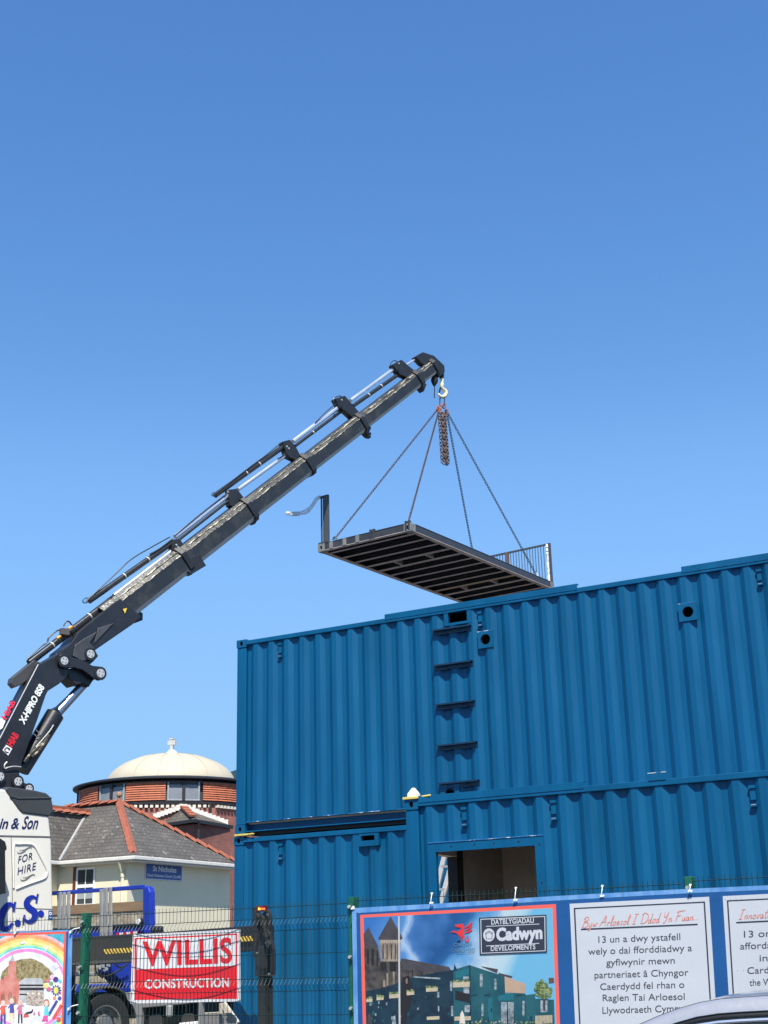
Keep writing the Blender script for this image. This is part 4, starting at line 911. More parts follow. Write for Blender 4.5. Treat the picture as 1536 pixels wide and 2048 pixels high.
# hook, limit weight and chain sling
HK = mat('pale_yellow_hook', (0.72, 0.68, 0.42), rough=0.45, var=0.1, vscale=15)
def TPL(px, py): return at_pl(px, py, TIP, cn)
hook = thing('crane_hook', 'pale yellow crane hook hanging from the tip of the boom', 'hook', TPL(884, 798))
mb = MB(); mb.beam(TPL(883, 738), TPL(883.5, 757), 0.10, 0.08); build(mb, 'hook_shackle', BLACKM, hook, bevel=0.01)
mb = MB(); mb.tube([TPL(884, 755), TPL(884.3, 763), TPL(883.8, 770), TPL(884, 774)], 0.05, n=10, rs=[0.05, 0.034, 0.055, 0.04]); build(mb, 'swivel', HK, hook, smooth=True)
mb = MB(); P_ = [(882.5, 773), (886, 778), (891, 783), (891.5, 789), (887, 793.5), (881.5, 793), (878, 789), (878, 786)]
mb.tube(spline([TPL(*p) for p in P_], 5), 0.04, n=9, rs=[max(0.012, r) for r in np.interp(np.linspace(0, 1, 36), [0, 0.35, 0.7, 1], [0.035, 0.055, 0.04, 0.012])]); build(mb, 'hook_bowl', HK, hook, smooth=True)
mb = MB(); mb.beam(TPL(881, 775), TPL(878, 787), 0.03, 0.03); build(mb, 'safety_latch', BLACKM, hook)
lw = thing('limit_weight', 'small black limit switch weight hanging beside the crane hook', 'weight', TPL(869, 796))
mb = MB(); rs = [0.02, 0.06, 0.085, 0.085, 0.06, 0.025]; mb.tube([TPL(869.5, 749)+(TPL(868.5, 772)-TPL(869.5, 749))*k/5 for k in range(6)], 0.05, n=12, rs=rs); build(mb, 'weight_body', RUBBER, lw, smooth=True)
mb = MB(); mb.tube([TPL(869, 771), TPL(869, 783), TPL(868.5, 796)], 0.012, n=6); mb.tube([TPL(872, 738), TPL(870, 750)], 0.012, n=6); build(mb, 'cord', RUBBER, lw)
sling = thing('chain_sling', 'four leg rusty lifting chain sling with spare chain hanging bundled under the hook', 'chain sling', TPL(884, 930))
RUST = mat('rusty_chain', (0.06, 0.044, 0.044), rough=0.6, col2=(0.13, 0.07, 0.058), thr=(0.45, 0.65), vscale=9); DCH = mat('dark_chain', (0.07, 0.072, 0.085), rough=0.5, metal=0.4, var=0.3, vscale=6)
def chain(mb, a, b, L=0.095, w=0.023, r=0.0085):
    a = np.asarray(a, float); b = np.asarray(b, float); D = np.linalg.norm(b-a); d = (b-a)/D; k = max(2, int(round(D/(L*0.72)))); st = D/k
    s1 = unit(np.cross(d, FW)); s2 = np.cross(d, s1)
    for i in range(k):
        c = a+d*(i+0.5)*st; s = unit(s1+s2) if i % 2 else unit(s1-s2); hl = L/2-w
        mb.tube([c+d*(hl*np.sign(math.cos(t))+w*math.cos(t))+s*w*math.sin(t) for t in np.linspace(0.2, 2*math.pi+0.2, 9)[:-1]], r, n=4, closed=True)
apex = TPL(884, 816)
mb = MB(); up_ = TPL(884.5, 793); dn = TPL(884, 812); m2 = (up_+dn)/2; d = unit(dn-up_); s = unit(np.cross(d, FW)); hl = np.linalg.norm(dn-up_)/2-0.05
mb.tube([m2+d*(hl*np.sign(math.cos(t))+0.05*math.cos(t))+s*0.055*math.sin(t) for t in np.linspace(0.1, 2*math.pi+0.1, 17)[:-1]], 0.016, n=6, closed=True); build(mb, 'master_link', DCH, sling, smooth=True)
mb = MB()
for px, py in ((880, 815), (888, 812), (879, 822), (893, 824), (876, 819)): c = TPL(px, py); mb.tube([c+d*0.07*math.cos(t)+s*0.035*math.sin(t) for t in np.linspace(0, 6.28, 9)[:-1]], 0.017, n=5, closed=True)
build(mb, 'shortening_hook', mat('rust_orange', (0.32, 0.10, 0.05), rough=0.7, var=0.3, vscale=20), sling)
lug = lambda u, v: dk(u, v, DH+0.06)
for (p0, q, m) in (((875, 819), lug(0.42, 0.05), RUST), ((877, 824), lug(PW-0.09, 0.05), RUST), ((893, 822), lug(0.42, PL-0.1), DCH), ((892, 820), lug(PW-0.22, PL-0.35), DCH)):
    mb = MB(); chain(mb, TPL(*p0), q); build(mb, 'chain_leg', m, sling)
mb = MB()
for k, (xa, xb, yb) in enumerate(((878, 884, 925), (882, 888, 928), (886, 893, 929), (890, 897, 926), (884, 890, 924), (888, 895, 929))):
    a = TPL(xa, 826)+FW*(0.03*(k % 3)); b = TPL(xb, yb)+FW*(0.03*(k % 3)); chain(mb, a, b, L=0.115, w=0.032, r=0.013)
build(mb, 'spare_chain', RUST, sling)
for u, v in ((0.42, 0.05), (0.42, PL-0.1), (PW-0.22, PL-0.35)):
    mb = MB(); c = dk(u, v, DH+0.02); mb.tube([c+ux*0.05*math.cos(t)+EZ*(0.06*math.sin(t)+0.02) for t in np.linspace(0, math.pi, 9)], 0.014, n=6); build(mb, 'lifting_eye', DKS, deck)

# ------------------------------------------------------------------ church hall
CREAM = mat('cream_render', (0.73, 0.66, 0.48), rough=0.85, var=0.05, vscale=1.2, bump=0.15, bscale=30)
SLATE = mat_course('grey_slate_roof', (0.085, 0.074, 0.062), (0.105, 0.094, 0.08), (0.060, 0.053, 0.045), 0.125, 0.26, rough=0.75, bump=0.5, msize=0.12, moss=(0.26, 0.25, 0.22))
TERRA = mat('terracotta_ridge', (0.30, 0.092, 0.052), rough=0.85, var=0.28, vscale=6, bump=0.2)
GUT = mat('white_gutter', (0.66, 0.64, 0.58), rough=0.5, var=0.1, vscale=6)
BRICK = mat_course('red_brick', (0.34, 0.085, 0.045), (0.27, 0.065, 0.04), (0.22, 0.13, 0.10), 0.09, 0.24, bump=0.3, msize=0.12)
DH_ = 42.0
EV = at_d(268, 1711, DH_); xe, ye, ze = EV
y1 = at_x(482, 1724, xe)[1]; ym = (ye+y1)/2
ap = at_y(238, 1606, ym); xr, zr = ap[0], ap[2]
nf = unit(np.cross(EX, v3(0, ym-ye, zr-ze)))
VT = at_pl(172, 1631, EV, nf); VB = at_y(118.5, 1723, ye); VB[2] = ze
hall = thing('church_hall', 'cream rendered church hall with a hipped grey slate roof and terracotta ridge tiles', 'hall', (xe-3, ym, 0.3))
ov = 0.25; ovr = 0.42; xw, yw, y1w = xe-ovr, ye+ov, y1-0.03
xwing = VB[0]-ov; yg = ye-3.2; xl = xe-9.5
mb = MB()
mb.box(xl, xw, yw, y1w, 0.2, ze-0.06); mb.box(xl, xwing, yg+0.3, yw+0.5, 0.2, ze-0.06)
# the window is cut as a recess: wall pieces around it stand 12 cm proud
build(mb, 'wall', CREAM, hall)
W0, W1, WZ0, WZ1 = pxr(147, 1735.5, 190, 1812, yw)
XV = xr-(xe-xr)*0+0
mb = MB()
r_l = v3(xl, ym, zr)
zrw = VT[2]; xrw = VT[0]
xwl = 2*xrw-VB[0]
th = EZ*-0.09
mb.prism([v3(xe, ye, ze), v3(xe, y1, ze), ap], th)                                      # hip end
mb.prism([v3(VB[0], ye, ze), v3(xe, ye, ze), ap, v3(xrw, ym, zr), VT], th)                # front slope, to the valley
mb.prism([v3(xe, y1, ze), v3(xl, y1, ze), r_l, ap], th)                                   # rear slope
mb.prism([v3(VB[0], ye, ze), VT, v3(xrw, yg, zrw), v3(VB[0], yg, ze)], th)                # wing, right slope
mb.prism([v3(xwl, yg, ze), v3(xrw, yg, zrw), VT, v3(xwl, ye, ze)], th)
mb.prism([v3(xl, ye, ze), v3(xwl, ye, ze), VT, v3(xrw, ym, zr), r_l], th)
roof = build(mb, 'roof', SLATE, hall)
mb = MB(); mb.prism([v3(xwl+ov, yg+0.3, ze), v3(xrw, yg+0.3, zrw-0.1), v3(VB[0]-ov, yg+0.3, ze)], EY*0.2); build(mb, 'gable', CREAM, hall)
mb = MB(); a, b = v3(VB[0], ye, ze), VT; mb.tube([a+EZ*0.02+(b-a)*0.0, b+EZ*0.03], 0.045, n=6); build(mb, 'valley_flashing', mat('pale_lead', (0.36, 0.36, 0.35), rough=0.6), roof)
def ridge(a, b, name='ridge_tiles', w=0.17, step=0.36, crest=False):
    a, b = np.asarray(a, float), np.asarray(b, float); d = b-a; L = np.linalg.norm(d); d = d/L; n = int(L/step); sd = unit(np.cross(d, EZ)); u = np.cross(sd, d); mb = MB()
    for k in range(n):
        p = a+d*(k*L/n); q = a+d*((k+1)*L/n+0.03)
        p1, q1 = p+u*0.015, q+u*0.065
        mb.add([p1+sd*w*0.84-u*0.075, p1+u*0.03, p1-sd*w*0.84-u*0.075, q1+sd*w*1.08-u*0.075, q1+u*0.03, q1-sd*w*1.08-u*0.075, p1-u*0.08, q1-u*0.08], [[0, 3, 4, 1], [1, 4, 5, 2], [3, 5, 4], [0, 1, 2], [0, 6, 7, 3], [2, 5, 7, 6], [3, 7, 5]])
        if crest:
            for j in range(3): c = p+d*(j+0.5)*L/n/3+u*0.10; mb.obox(c, d*0.05, sd*0.03, u*0.05)
    return build(mb, name, TERRA, roof)
up3 = EZ*0.06
ridge(v3(xe, ye, ze)+up3*0.4+unit(ap-EV)*0.25, ap+up3, w=0.125, step=0.36)
ridge(v3(xe, y1, ze)+up3*0.4, ap+up3, w=0.11, step=0.40)
ridge(v3(xrw-1.5, ym, zr)+up3, ap+up3, w=0.18)
ridge(v3(xrw, yg, zrw)+up3, VT+up3+EY*0.2, w=0.18, crest=True)
mb = MB(); mb.cyl(ap+EZ*0.02, ap+EZ*0.20, 0.06, 0.035, n=8); c = ap+EZ*0.27
for k in range(7): 
    t0, t1 = -1.2+k*2.4/7, -1.2+(k+1)*2.4/7; mb.cyl(c+EZ*0.10*math.sin(t0), c+EZ*0.10*math.sin(t1), 0.10*math.cos(t0), 0.10*math.cos(t1), n=10)
build(mb, 'finial', mat('weathered_terracotta', (0.30, 0.17, 0.10), rough=0.9, var=0.4, vscale=20), roof)
mb = MB()
mb.box(VB[0]+0.081, xe-0.021, ye-0.08, ye+0.02, ze-0.12, ze-0.005); mb.box(xe-0.02, xe+0.08, ye-0.08, y1, ze-0.12, ze-0.005); mb.box(VB[0]-0.02, VB[0]+0.08, yg, ye+0.02, ze-0.12, ze-0.005)
build(mb, 'gutter', GUT, hall, bevel=0.02)
mb = MB(); mb.box(VB[0], xe-0.02, ye+0.022, yw-0.002, ze-0.17, ze-0.125); mb.box(xw+0.002, xe-0.022, yw, y1, ze-0.17, ze-0.125); build(mb, 'soffit', GUT, hall)
p0 = at_y(238, 1719, ye); pz = at_y(246, 1733, yw-0.06)
mb = MB(); mb.tube([v3(p0[0], ye, ze-0.1), v3(p0[0]+0.02, ye+0.02, ze-0.22), v3(pz[0]-0.03, yw-0.08, ze-0.42), v3(pz[0], yw-0.06, ze-0.55), v3(pz[0], yw-0.06, 0.3)], 0.052, n=10)
for z in (ze-0.6, ze-1.7): mb.cyl(v3(pz[0], yw-0.06, z), v3(pz[0], yw-0.06, z+0.1), 0.068, n=10)
build(mb, 'downpipe', mat('cream_downpipe', (0.74, 0.68, 0.48), rough=0.5), hall, smooth=True)
win = MB(); xa, xb = W0+0.11, W1; fy = yw-0.03
zm = (WZ0+WZ1)/2+0.02
for (a, b, c, d) in ((xa, xb, WZ1-0.06, WZ1), (xa, xb, WZ0, WZ0+0.06), (xa, xa+0.06, WZ0+0.06, WZ1-0.06), (xb-0.06, xb, WZ0+0.06, WZ1-0.06), (xa+0.06, xb-0.06, zm-0.05, zm+0.05)): win.box(a, b, fy, fy+0.05, c, d)
win.box((xa+xb)/2-0.014, (xa+xb)/2+0.014, fy+0.012, fy+0.024, WZ0+0.06, WZ1-0.06)
wn = build(win, 'window', WHITE, hall)
mb = MB(); mb.box(xa+0.05, xb-0.05, fy+0.026, fy+0.032, WZ0+0.05, WZ1-0.05); build(mb, 'pane', mat('window_glass', (0.035, 0.045, 0.05), rough=0.08, var=0.3, vscale=2), wn)
mb = MB(); mb.box(xa+0.05, xb-0.05, fy+0.021, fy+0.025, WZ0+0.22, zm-0.16); build(mb, 'net_curtain', mat('net_curtain', (0.30, 0.35, 0.34), rough=0.8), wn)
mb = MB(); mb.box(W0, xa, yw-0.05, yw+0.02, WZ0-0.6, WZ1+0.03); build(mb, 'window_jamb', mat('dark_red_paint', (0.13, 0.025, 0.02), rough=0.5), wn)
mb = MB(); mb.box(xa-0.02, xb+0.04, fy-0.06, fy+0.03, WZ0-0.06, WZ0); build(mb, 'window_sill', WHITE, wn)

# church sign on the hall's side wall
xs_ = xw+0.03; fs = lambda px, py: at_x(px, py, xs_)
q = [fs(*p) for p in ((291.5, 1725), (364.5, 1731), (364, 1764), (290.5, 1757))]
ya_, yb_ = (q[0][1]+q[3][1])/2, (q[1][1]+q[2][1])/2; zt_, zb_ = (q[0][2]+q[1][2])/2, (q[2][2]+q[3][2])/2
sg = thing('church_sign', 'blue church name sign with white lettering on the hall side wall', 'sign', (xs_, (ya_+yb_)/2, zb_))
mb = MB(); mb.box(xw+0.002, xs_, ya_, yb_, zb_, zt_, 0); build(mb, 'board', mat('sign_white_edge', (0.6, 0.62, 0.66)), sg)
mb = MB(); g = 0.03; mb.box(xs_, xs_+0.004, ya_+g, yb_-g, zb_+g, zt_-g); build(mb, 'face', mat('sign_blue', (0.022, 0.075, 0.28), rough=0.4, var=0.04), sg)
mb = MB(); sx = xs_+0.008; H_ = zt_-zb_; L_ = yb_-ya_
put_text(mb, 'St Nicholas', v3(sx, ya_+L_*0.19, zb_+H_*0.52), v3(sx, ya_+L_*0.83, zb_+H_*0.52), v3(sx, ya_+L_*0.19, zb_+H_*0.83), 0, weight=0.015)
put_text(mb, 'Greek Orthodox Church (Cardiff)', v3(sx, ya_+L_*0.045, zb_+H_*0.18), v3(sx, ya_+L_*0.955, zb_+H_*0.18), v3(sx, ya_+L_*0.045, zb_+H_*0.345), 0, weight=0.012)
build(mb, 'lettering', WT, sg)

# ------------------------------------------------------------------ domed church
DC = at_d(342, 1575, 56.0); cx, cy = DC[0], DC[1]
vd = unit(v3(CAM[0]-cx, CAM[1]-cy, 0)); vr = v3(-vd[1], vd[0], 0)      # towards the camera, and to the right in the picture
church = thing('domed_church', 'red brick church with a shallow cream dome and a ring of red tile panels', 'church', (cx, cy, 0.3))
def cp(th, r, z): a = math.radians(th); return v3(cx, cy, 0)+(vd*math.cos(a)+vr*math.sin(a))*r+EZ*z
RR = np.linalg.norm(at_d(150, 1580, 56.0)-DC)
zring = (at_d(150, 1581, 56.0)[2]+at_d(342, 1556, 56-RR)[2])/2
zp1 = at_d(300, 1563.5, 56-RR*0.95)[2]; zp0 = at_d(300, 1601, 56-RR*0.95)[2]
rd = np.linalg.norm(at_d(213, 1560, 56)-at_d(342, 1560, 56)); zd0 = zring+0.10; zd1 = at_d(342, 1505, 56)[2]
def ringmb(prof, n=48):
    mb = MB(); vs = [cp(360*i/n, r, z) for r, z in prof for i in range(n)]
    mb.add(vs, [[k*n+i, k*n+(i+1) % n, (k+1)*n+(i+1) % n, (k+1)*n+i] for k in range(len(prof)-1) for i in range(n)]); return mb
dprof = [(rd+0.03, zd0-0.15), (rd+0.03, zd0+0.02)]
for k in range(13):
    t = k/12; a = math.radians(90*t)
    r = rd*math.cos(a); z = zd0+(zd1-zd0)*math.sin(a)
    dprof.append((max(r, 0.01), z))
DOME = mat('cream_dome_paint', (0.47, 0.42, 0.315), rough=0.6, var=0.05, vscale=1.0, bump=0.1, bscale=6)
dome = build(ringmb(dprof, 64), 'dome', DOME, church, smooth=True)
mb = MB()
for k in range(16):
    mb.tube([cp(11+22.5*k, dprof[j][0]+0.004, dprof[j][1]+0.004) for j in range(2, 14)], 0.011, n=4)
build(mb, 'dome_rib', mat('dome_seam', (0.36, 0.32, 0.25), rough=0.7), dome)
mb = ringmb([(0.30, zd1-0.06), (0.25, zd1+0.04), (0.20, zd1+0.08), (0.13, zd1+0.15), (0.07, zd1+0.18)], 16); build(mb, 'lantern_base', WHITE, dome)
zc = zd1+0.16; ccx = cp(0, 0, 0); mb = MB()
cr = unit(EX*0.95+vr*0.35)
zx1 = at_d(342, 1473, 56)[2]
mb.obox(v3(cx, cy, (zc+zx1)/2), cr*0.065, unit(np.cross(cr, EZ))*0.065, EZ*(zx1-zc)/2); mb.obox(v3(cx, cy, zc+(zx1-zc)*0.66), cr*0.17, unit(np.cross(cr, EZ))*0.075, EZ*0.09); mb.obox(v3(cx, cy, zx1), cr*0.085, unit(np.cross(cr, EZ))*0.08, EZ*0.03)
build(mb, 'cross', mat('pale_stone_cross', (0.48, 0.47, 0.45), rough=0.8, var=0.2, vscale=12), dome)
EAVE = mat('dark_fascia', (0.020, 0.020, 0.024), rough=0.5)
build(ringmb([(rd-0.2, zring+0.12), (RR*0.93, zring+0.10), (RR, zring+0.03), (RR, zring-0.03), (RR*0.96, zring-0.05), (RR*0.90, zring-0.05)], 64), 'ring_eave', EAVE, church)
RW = RR*0.95
build(ringmb([(RW-0.10, zring-0.10), (RW-0.10, zp0-0.15)], 48), 'drum_wall', mat('drum_dark', (0.055, 0.058, 0.066), rough=0.5), church)
build(ringmb([(RW-0.05, zp0-0.03), (RW+0.06, zp0-0.05), (RW+0.05, zp0-0.11), (RW-0.3, zp0-0.11), (RW-0.3, zp0-0.5)], 48), 'drum_sill', EAVE, church)
TILE = mat('red_tile_panel', (0.42, 0.125, 0.062), rough=0.75, var=0.22, vscale=5, bump=0.25, bscale=25)
for k in range(8):
    c = -15.0+46*k if k in (0, 1) else -15+45*k
    mb = MB(); rows = 8; h = (zp1-zp0)/rows; seg = 5
    for r in range(rows):
        z0, z1 = zp0+r*h, zp0+(r+1)*h; off = (r % 2)*0.5
        for s in range(seg):
            a0, a1 = c-12+24*s/seg, c-12+24*(s+1)/seg
            mb.add([cp(a0, RW+0.045, z0), cp(a1, RW+0.045, z0), cp(a1, RW+0.005, z1+0.01), cp(a0, RW+0.005, z1+0.01), cp(a0, RW-0.06, z0), cp(a1, RW-0.06, z0)], [[0, 1, 2, 3], [1, 0, 4, 5]])
    build(mb, 'tile_panel', TILE, church)
    w0, w1 = c+13.0, c+32.0
    mb = MB()
    for a0, a1 in ((w0, w0+0.8), (w1-0.8, w1), ((w0+w1)/2-0.9, (w0+w1)/2+0.9)):
        mb.add([cp(a0, RW+0.02, zp0), cp(a1, RW+0.02, zp0), cp(a1, RW+0.02, zp1), cp(a0, RW+0.02, zp1), cp(a0, RW-0.1, zp0), cp(a1, RW-0.1, zp0), cp(a1, RW-0.1, zp1), cp(a0, RW-0.1, zp1)],
               [[0, 1, 2, 3], [4, 7, 6, 5], [0, 3, 7, 4], [1, 5, 6, 2]], 0 if a1-a0 < 1.2 else 1)
    mb.add([cp(a, RW+0.03, z) for a, z in ((w0, zp0-0.02), (w1, zp0-0.02), (w1, zp0+0.03), (w0, zp0+0.03))], [[0, 1, 2, 3]])
    dw = build(mb, 'drum_window', [mat('grey_window_frame', (0.34, 0.35, 0.37), rough=0.5), EAVE], church)
    mb = MB()
    for a0, a1 in ((w0+0.6, (w0+w1)/2-0.7), ((w0+w1)/2+0.7, w1-0.6)):
        mb.add([cp(a0, RW-0.02, zp0+0.02), cp(a1, RW-0.02, zp0+0.02), cp(a1, RW-0.04, zp1-0.10), cp(a0, RW-0.04, zp1-0.10)], [[0, 1, 2, 3]])
    build(mb, 'pane', mat('grey_blind_glass', (0.19, 0.21, 0.235), rough=0.4, var=0.12, vscale=3), dw)
# octagonal body under the drum
ao = RW+0.0; ro = ao/math.cos(math.radians(22.5)); zb2 = zp0-0.13
build(ringmb([(ro, zb2), (ro, 0.2)], 8).__class__() if False else (lambda m: m)(ringmb([(0.5, zb2), (0.5, zb2+0.01)], 8)), 'body_cap', EAVE, church)
mb = MB(); A8 = [2.0+22.5+45*k for k in range(8)]
mb.prism([cp(a, ro, 0.2) for a in A8], EZ*(zb2-0.2)); build(mb, 'wall', BRICK, church)
mb = MB()
for k in range(8):
    a, b = cp(A8[k], ro, 0), cp(A8[(k+1) % 8], ro, 0); d = b-a; L = np.linalg.norm(d); d /= L; nn = v3(d[1], -d[0], 0); nn = nn if np.dot(nn, a-v3(cx, cy, 0)) > 0 else -nn
    for j in range(int(L/0.20)): c = a+d*(0.1+j*0.20)+nn*0.05+EZ*(zb2-0.12); mb.obox(c, d*0.058, nn*0.06, EZ*0.05)
    mb.obox((a+b)/2+nn*0.03+EZ*(zb2-0.01), d*L/2, nn*0.07, EZ*0.02, 1)
build(mb, 'dentil_course', [mat('cream_dentil', (0.66, 0.62, 0.52), rough=0.7), EAVE], church)
# canted porch with a stepped white verge
def fa(px, py, d=0.0): return at_pl(px, py, v3(cx, cy, 0)+vd*(ao+d), vd)
Ap, Lf, Rt, Cn = fa(366, 1615.5), fa(322, 1648), fa(465, 1651), fa(388, 1638, 1.6)
mb = MB(); mb.prism([Ap, Lf, Cn], EZ*-0.07); mb.prism([Ap, Cn, Rt], EZ*-0.07)
pr_ = build(mb, 'porch_roof', SLATE, church)
mb = MB(); mb.beam(Lf-EZ*0.06, Cn-EZ*0.06, 0.08, 0.12); mb.beam(Cn-EZ*0.06, Rt-EZ*0.06, 0.08, 0.12); build(mb, 'porch_gutter', EAVE, pr_)
mb = MB(); d = Cn-Ap; n = 4
for k in range(n): 
    p = Ap+d*(k/n)*0.92+EZ*0.06; q = Ap+d*((k+1.05)/n)*0.92+EZ*0.09; mb.beam(p, q, 0.26, 0.07)
build(mb, 'hip_tiles', TERRA, pr_)
mb = MB(); b0 = [Lf+(Cn-Lf)*0.10, Cn-vd*0.35, Rt+(Cn-Rt)*0.06]; bb = [b0[0]-vd*0.02, b0[1], b0[2]-vd*0.02]
pl = [v3(p[0], p[1], 0.2) for p in bb]+[v3(*(v3(cx, cy, 0)+vd*(ao-0.3)+vr*0)[:2], 0.2)]
mb.prism(pl, EZ*(min(Lf[2], Rt[2], Cn[2])-0.25)); build(mb, 'porch_wall', mat_course('shaded_brick', (0.25, 0.07, 0.045), (0.2, 0.055, 0.04), (0.17, 0.10, 0.08), 0.09, 0.24, bump=0.3, msize=0.12), church)  # brick colour darkened to paint the porch wall in shade
mb = MB()
for (p, q, n) in ((fa(366, 1612), fa(306, 1634), 8), (fa(366, 1612), fa(456, 1646), 11)):
    for k in range(n):
        a = p+(q-p)*(k/n); b = p+(q-p)*((k+1)/n); mb.obox(v3((a[0]+b[0])/2, (a[1]+b[1])/2, min(a[2], b[2])+0.02)+vd*0.04, (b-a)*v3(1, 1, 0)/2, vd*0.06, EZ*0.10)
build(mb, 'stepped_verge', mat('white_brick', (0.62, 0.60, 0.55), rough=0.8, var=0.12, vscale=9), church)
mb = MB(); a = fa(398, 1641, 1.5); mb.tube([a, a-EZ*0.3+vd*-0.1, a-EZ*3], 0.05, n=8); a = fa(421, 1606, 0.05); mb.tube([a, a-EZ*0.55], 0.05, n=8); build(mb, 'downpipe', EAVE, church)
# building far behind on the right
tb = thing('teal_building', 'dark teal roofed building showing just right of the church dome', 'building', at_d(480, 1560, 90)*v3(1, 1, 0)+EZ*0.3)
P_ = [at_d(452, 1547, 90), at_d(474, 1539, 88), at_d(540, 1528, 85)]
mb = MB(); mb.prism([v3(p[0], p[1], 0.3) for p in P_]+[v3(P_[2][0]-2, P_[2][1]+8, 0.3), v3(P_[0][0]-2, P_[0][1]+8, 0.3)], EZ*(P_[0][2]-1.5)); build(mb, 'wall', mat('teal_cladding', (0.012, 0.06, 0.07), rough=0.5), tb)
mb = MB(); mb.add([P_[0], P_[1], P_[2], P_[2]-EZ*1.3, P_[1]-EZ*1.3, P_[0]-EZ*1.3, P_[2]+v3(-2, 8, 0), P_[0]+v3(-2, 8, 0)], [[0, 1, 4, 5], [1, 2, 3, 4], [0, 7, 6, 2, 1]]); build(mb, 'roof', mat('teal_roof', (0.03, 0.10, 0.11), rough=0.5), tb)

# ------------------------------------------------------------------ stone garden wall with a timber rail
yt = 30.0; zt0 = (at_y(130, 1815, yt)[2]+at_y(300, 1797, yt)[2])/2; xa = at_y(-60, 1820, yt)[0]; xb = at_y(296, 1797, yt)[0]
gw = thing('garden_wall', 'rubble stone garden wall topped with a brown timber rail in front of the hall', 'wall', ((xa+xb)/2, yt, 0.3))
mb = MB(); mb.box(xa, xb, yt+0.03, yt+0.3, 0.3, zt0-0.24); build(mb, 'stonework', mat('rubble_stone', (0.20, 0.165, 0.12), rough=0.9, col2=(0.42, 0.36, 0.27), thr=(0.4, 0.65), vscale=4.5, bump=0.9, bscale=9), gw)
mb = MB(); mb.box(xa, xb, yt, yt+0.32, zt0-0.24, zt0); build(mb, 'timber_rail', mat('brown_timber', (0.21, 0.135, 0.075), rough=0.8, var=0.3, vscale=2, stretch=(0.6, 4, 9), bump=0.3), gw)

# ------------------------------------------------------------------ mesh fence
FY = 8.885; PX = [-10.25, -7.755, -5.250, -2.740, -0.23]; PZ = [2.06, 2.07, 2.085, 2.10, 2.11]
fence = thing('mesh_fence', 'green welded mesh security fence with V folds along the site edge', 'fence', (-5.2, FY, 0))
for x, z in zip(PX, PZ):
    mb = MB(); mb.box(x-0.028, x+0.028, FY-0.01, FY+0.05, 0, z); p = build(mb, 'post', GREEN, fence, bevel=0.004)
    for k in range(6):
        zz = z-0.07-k*0.345; mb = MB(); mb.box(x-0.022, x+0.022, FY-0.028, FY-0.010, zz-0.022, zz+0.022); mb.cyl((x-0.004, FY-0.045, zz), (x-0.004, FY-0.027, zz), 0.012, n=8, mi=1)
        build(mb, 'clamp', [GREEN, GALV], p)
WIRE = mat('dark_green_wire', (0.005, 0.026, 0.019), rough=0.4, var=0.2)
HZS = [2.055, 1.972, 1.886, 1.72, 1.55, 1.462, 1.30, 1.13, 1.04, 0.88, 0.71, 0.62, 0.46, 0.29, 0.20, 0.06]
FOLD = [(1.972, 1.886), (1.55, 1.462), (1.13, 1.04), (0.71, 0.62), (0.29, 0.20)]
for i in range(4):
    x0, x1 = PX[i]+0.03, PX[i+1]-0.03; mb = MB(); n = int((x1-x0)/0.0345); dz = PZ[i]-2.085
    for k in range(n+1):
        x = x0+(x1-x0)*k/n; pts = [(x, FY-0.018, 2.085+dz)]
        for a, b in FOLD: pts += [(x, FY-0.018, a+dz), (x, FY-0.052, (a+b)/2+dz), (x, FY-0.018, b+dz)]
        pts.append((x, FY-0.018, 0.03)); mb.tube(pts, 0.0021, n=4)
    for z in HZS: mb.cyl((x0, FY-0.022, z+dz), (x1, FY-0.022, z+dz), 0.0026, n=5)
    build(mb, 'mesh_panel', WIRE, fence)

# ------------------------------------------------------------------ construction sign behind the mesh
SY = FY+0.012
q = [at_y(*p, SY) for p in ((265.5, 1869), (480.5, 1858), (481, 2003), (260.5, 2007))]
sx0, sx1 = (q[0][0]+q[3][0])/2, (q[1][0]+q[2][0])/2
sign = thing('construction_sign', 'white and red construction company board fixed behind the mesh fence', 'sign', ((sx0+sx1)/2, SY, q[2][2]))
bow = lambda x: 0.045*max(0.0, math.sin(math.pi*min(1, max(0, (x-sx0)/(sx1-sx0)))))
SD = lambda x, y, z: (x, y+bow(x), z)
SLX = list(np.linspace(sx0, sx1, 28)[1:-1])
fS = lambda px, py: at_y(px, py, SY)
A = Art(fS, -EY, 0.0006)
SW = mat('sign_white', (0.70, 0.69, 0.69), rough=0.4, var=0.03); SR = mat('sign_red', (0.72, 0.015, 0.025), rough=0.4, var=0.05)
A.poly([(265.5, 1869), (480.5, 1858), (481, 2003), (260.5, 2007)], SW, 0)
A.build('board', sign, slices=SLX, disp=SD)
A = Art(fS, -EY, 0.0006); c7 = lambda x, y: (240+x/3.2, 1760+y/3.2)
A.poly([c7(92, 372), c7(748, 342), c7(748, 760), c7(90, 768)], SR, 2); A.poly([c7(104, 381), c7(738, 352), c7(740, 548), c7(102, 572)], SW, 3)
A.build('red_panel', sign, slices=SLX, disp=SD)
A = Art(fS, -EY, 0.0006)
A.text('WILLIS', c7(138, 546), c7(714, 525), c7(138, 400), SR, 5, weight=0.03, spacing=1.04); A.build('name_lettering', sign, slices=SLX, disp=SD)
A = Art(fS, -EY, 0.0006); A.text('CONSTRUCTION', c7(150, 694), c7(692, 684), c7(150, 641), SW, 5, weight=0.03, spacing=1.05); A.build('trade_lettering', sign, slices=SLX, disp=SD)

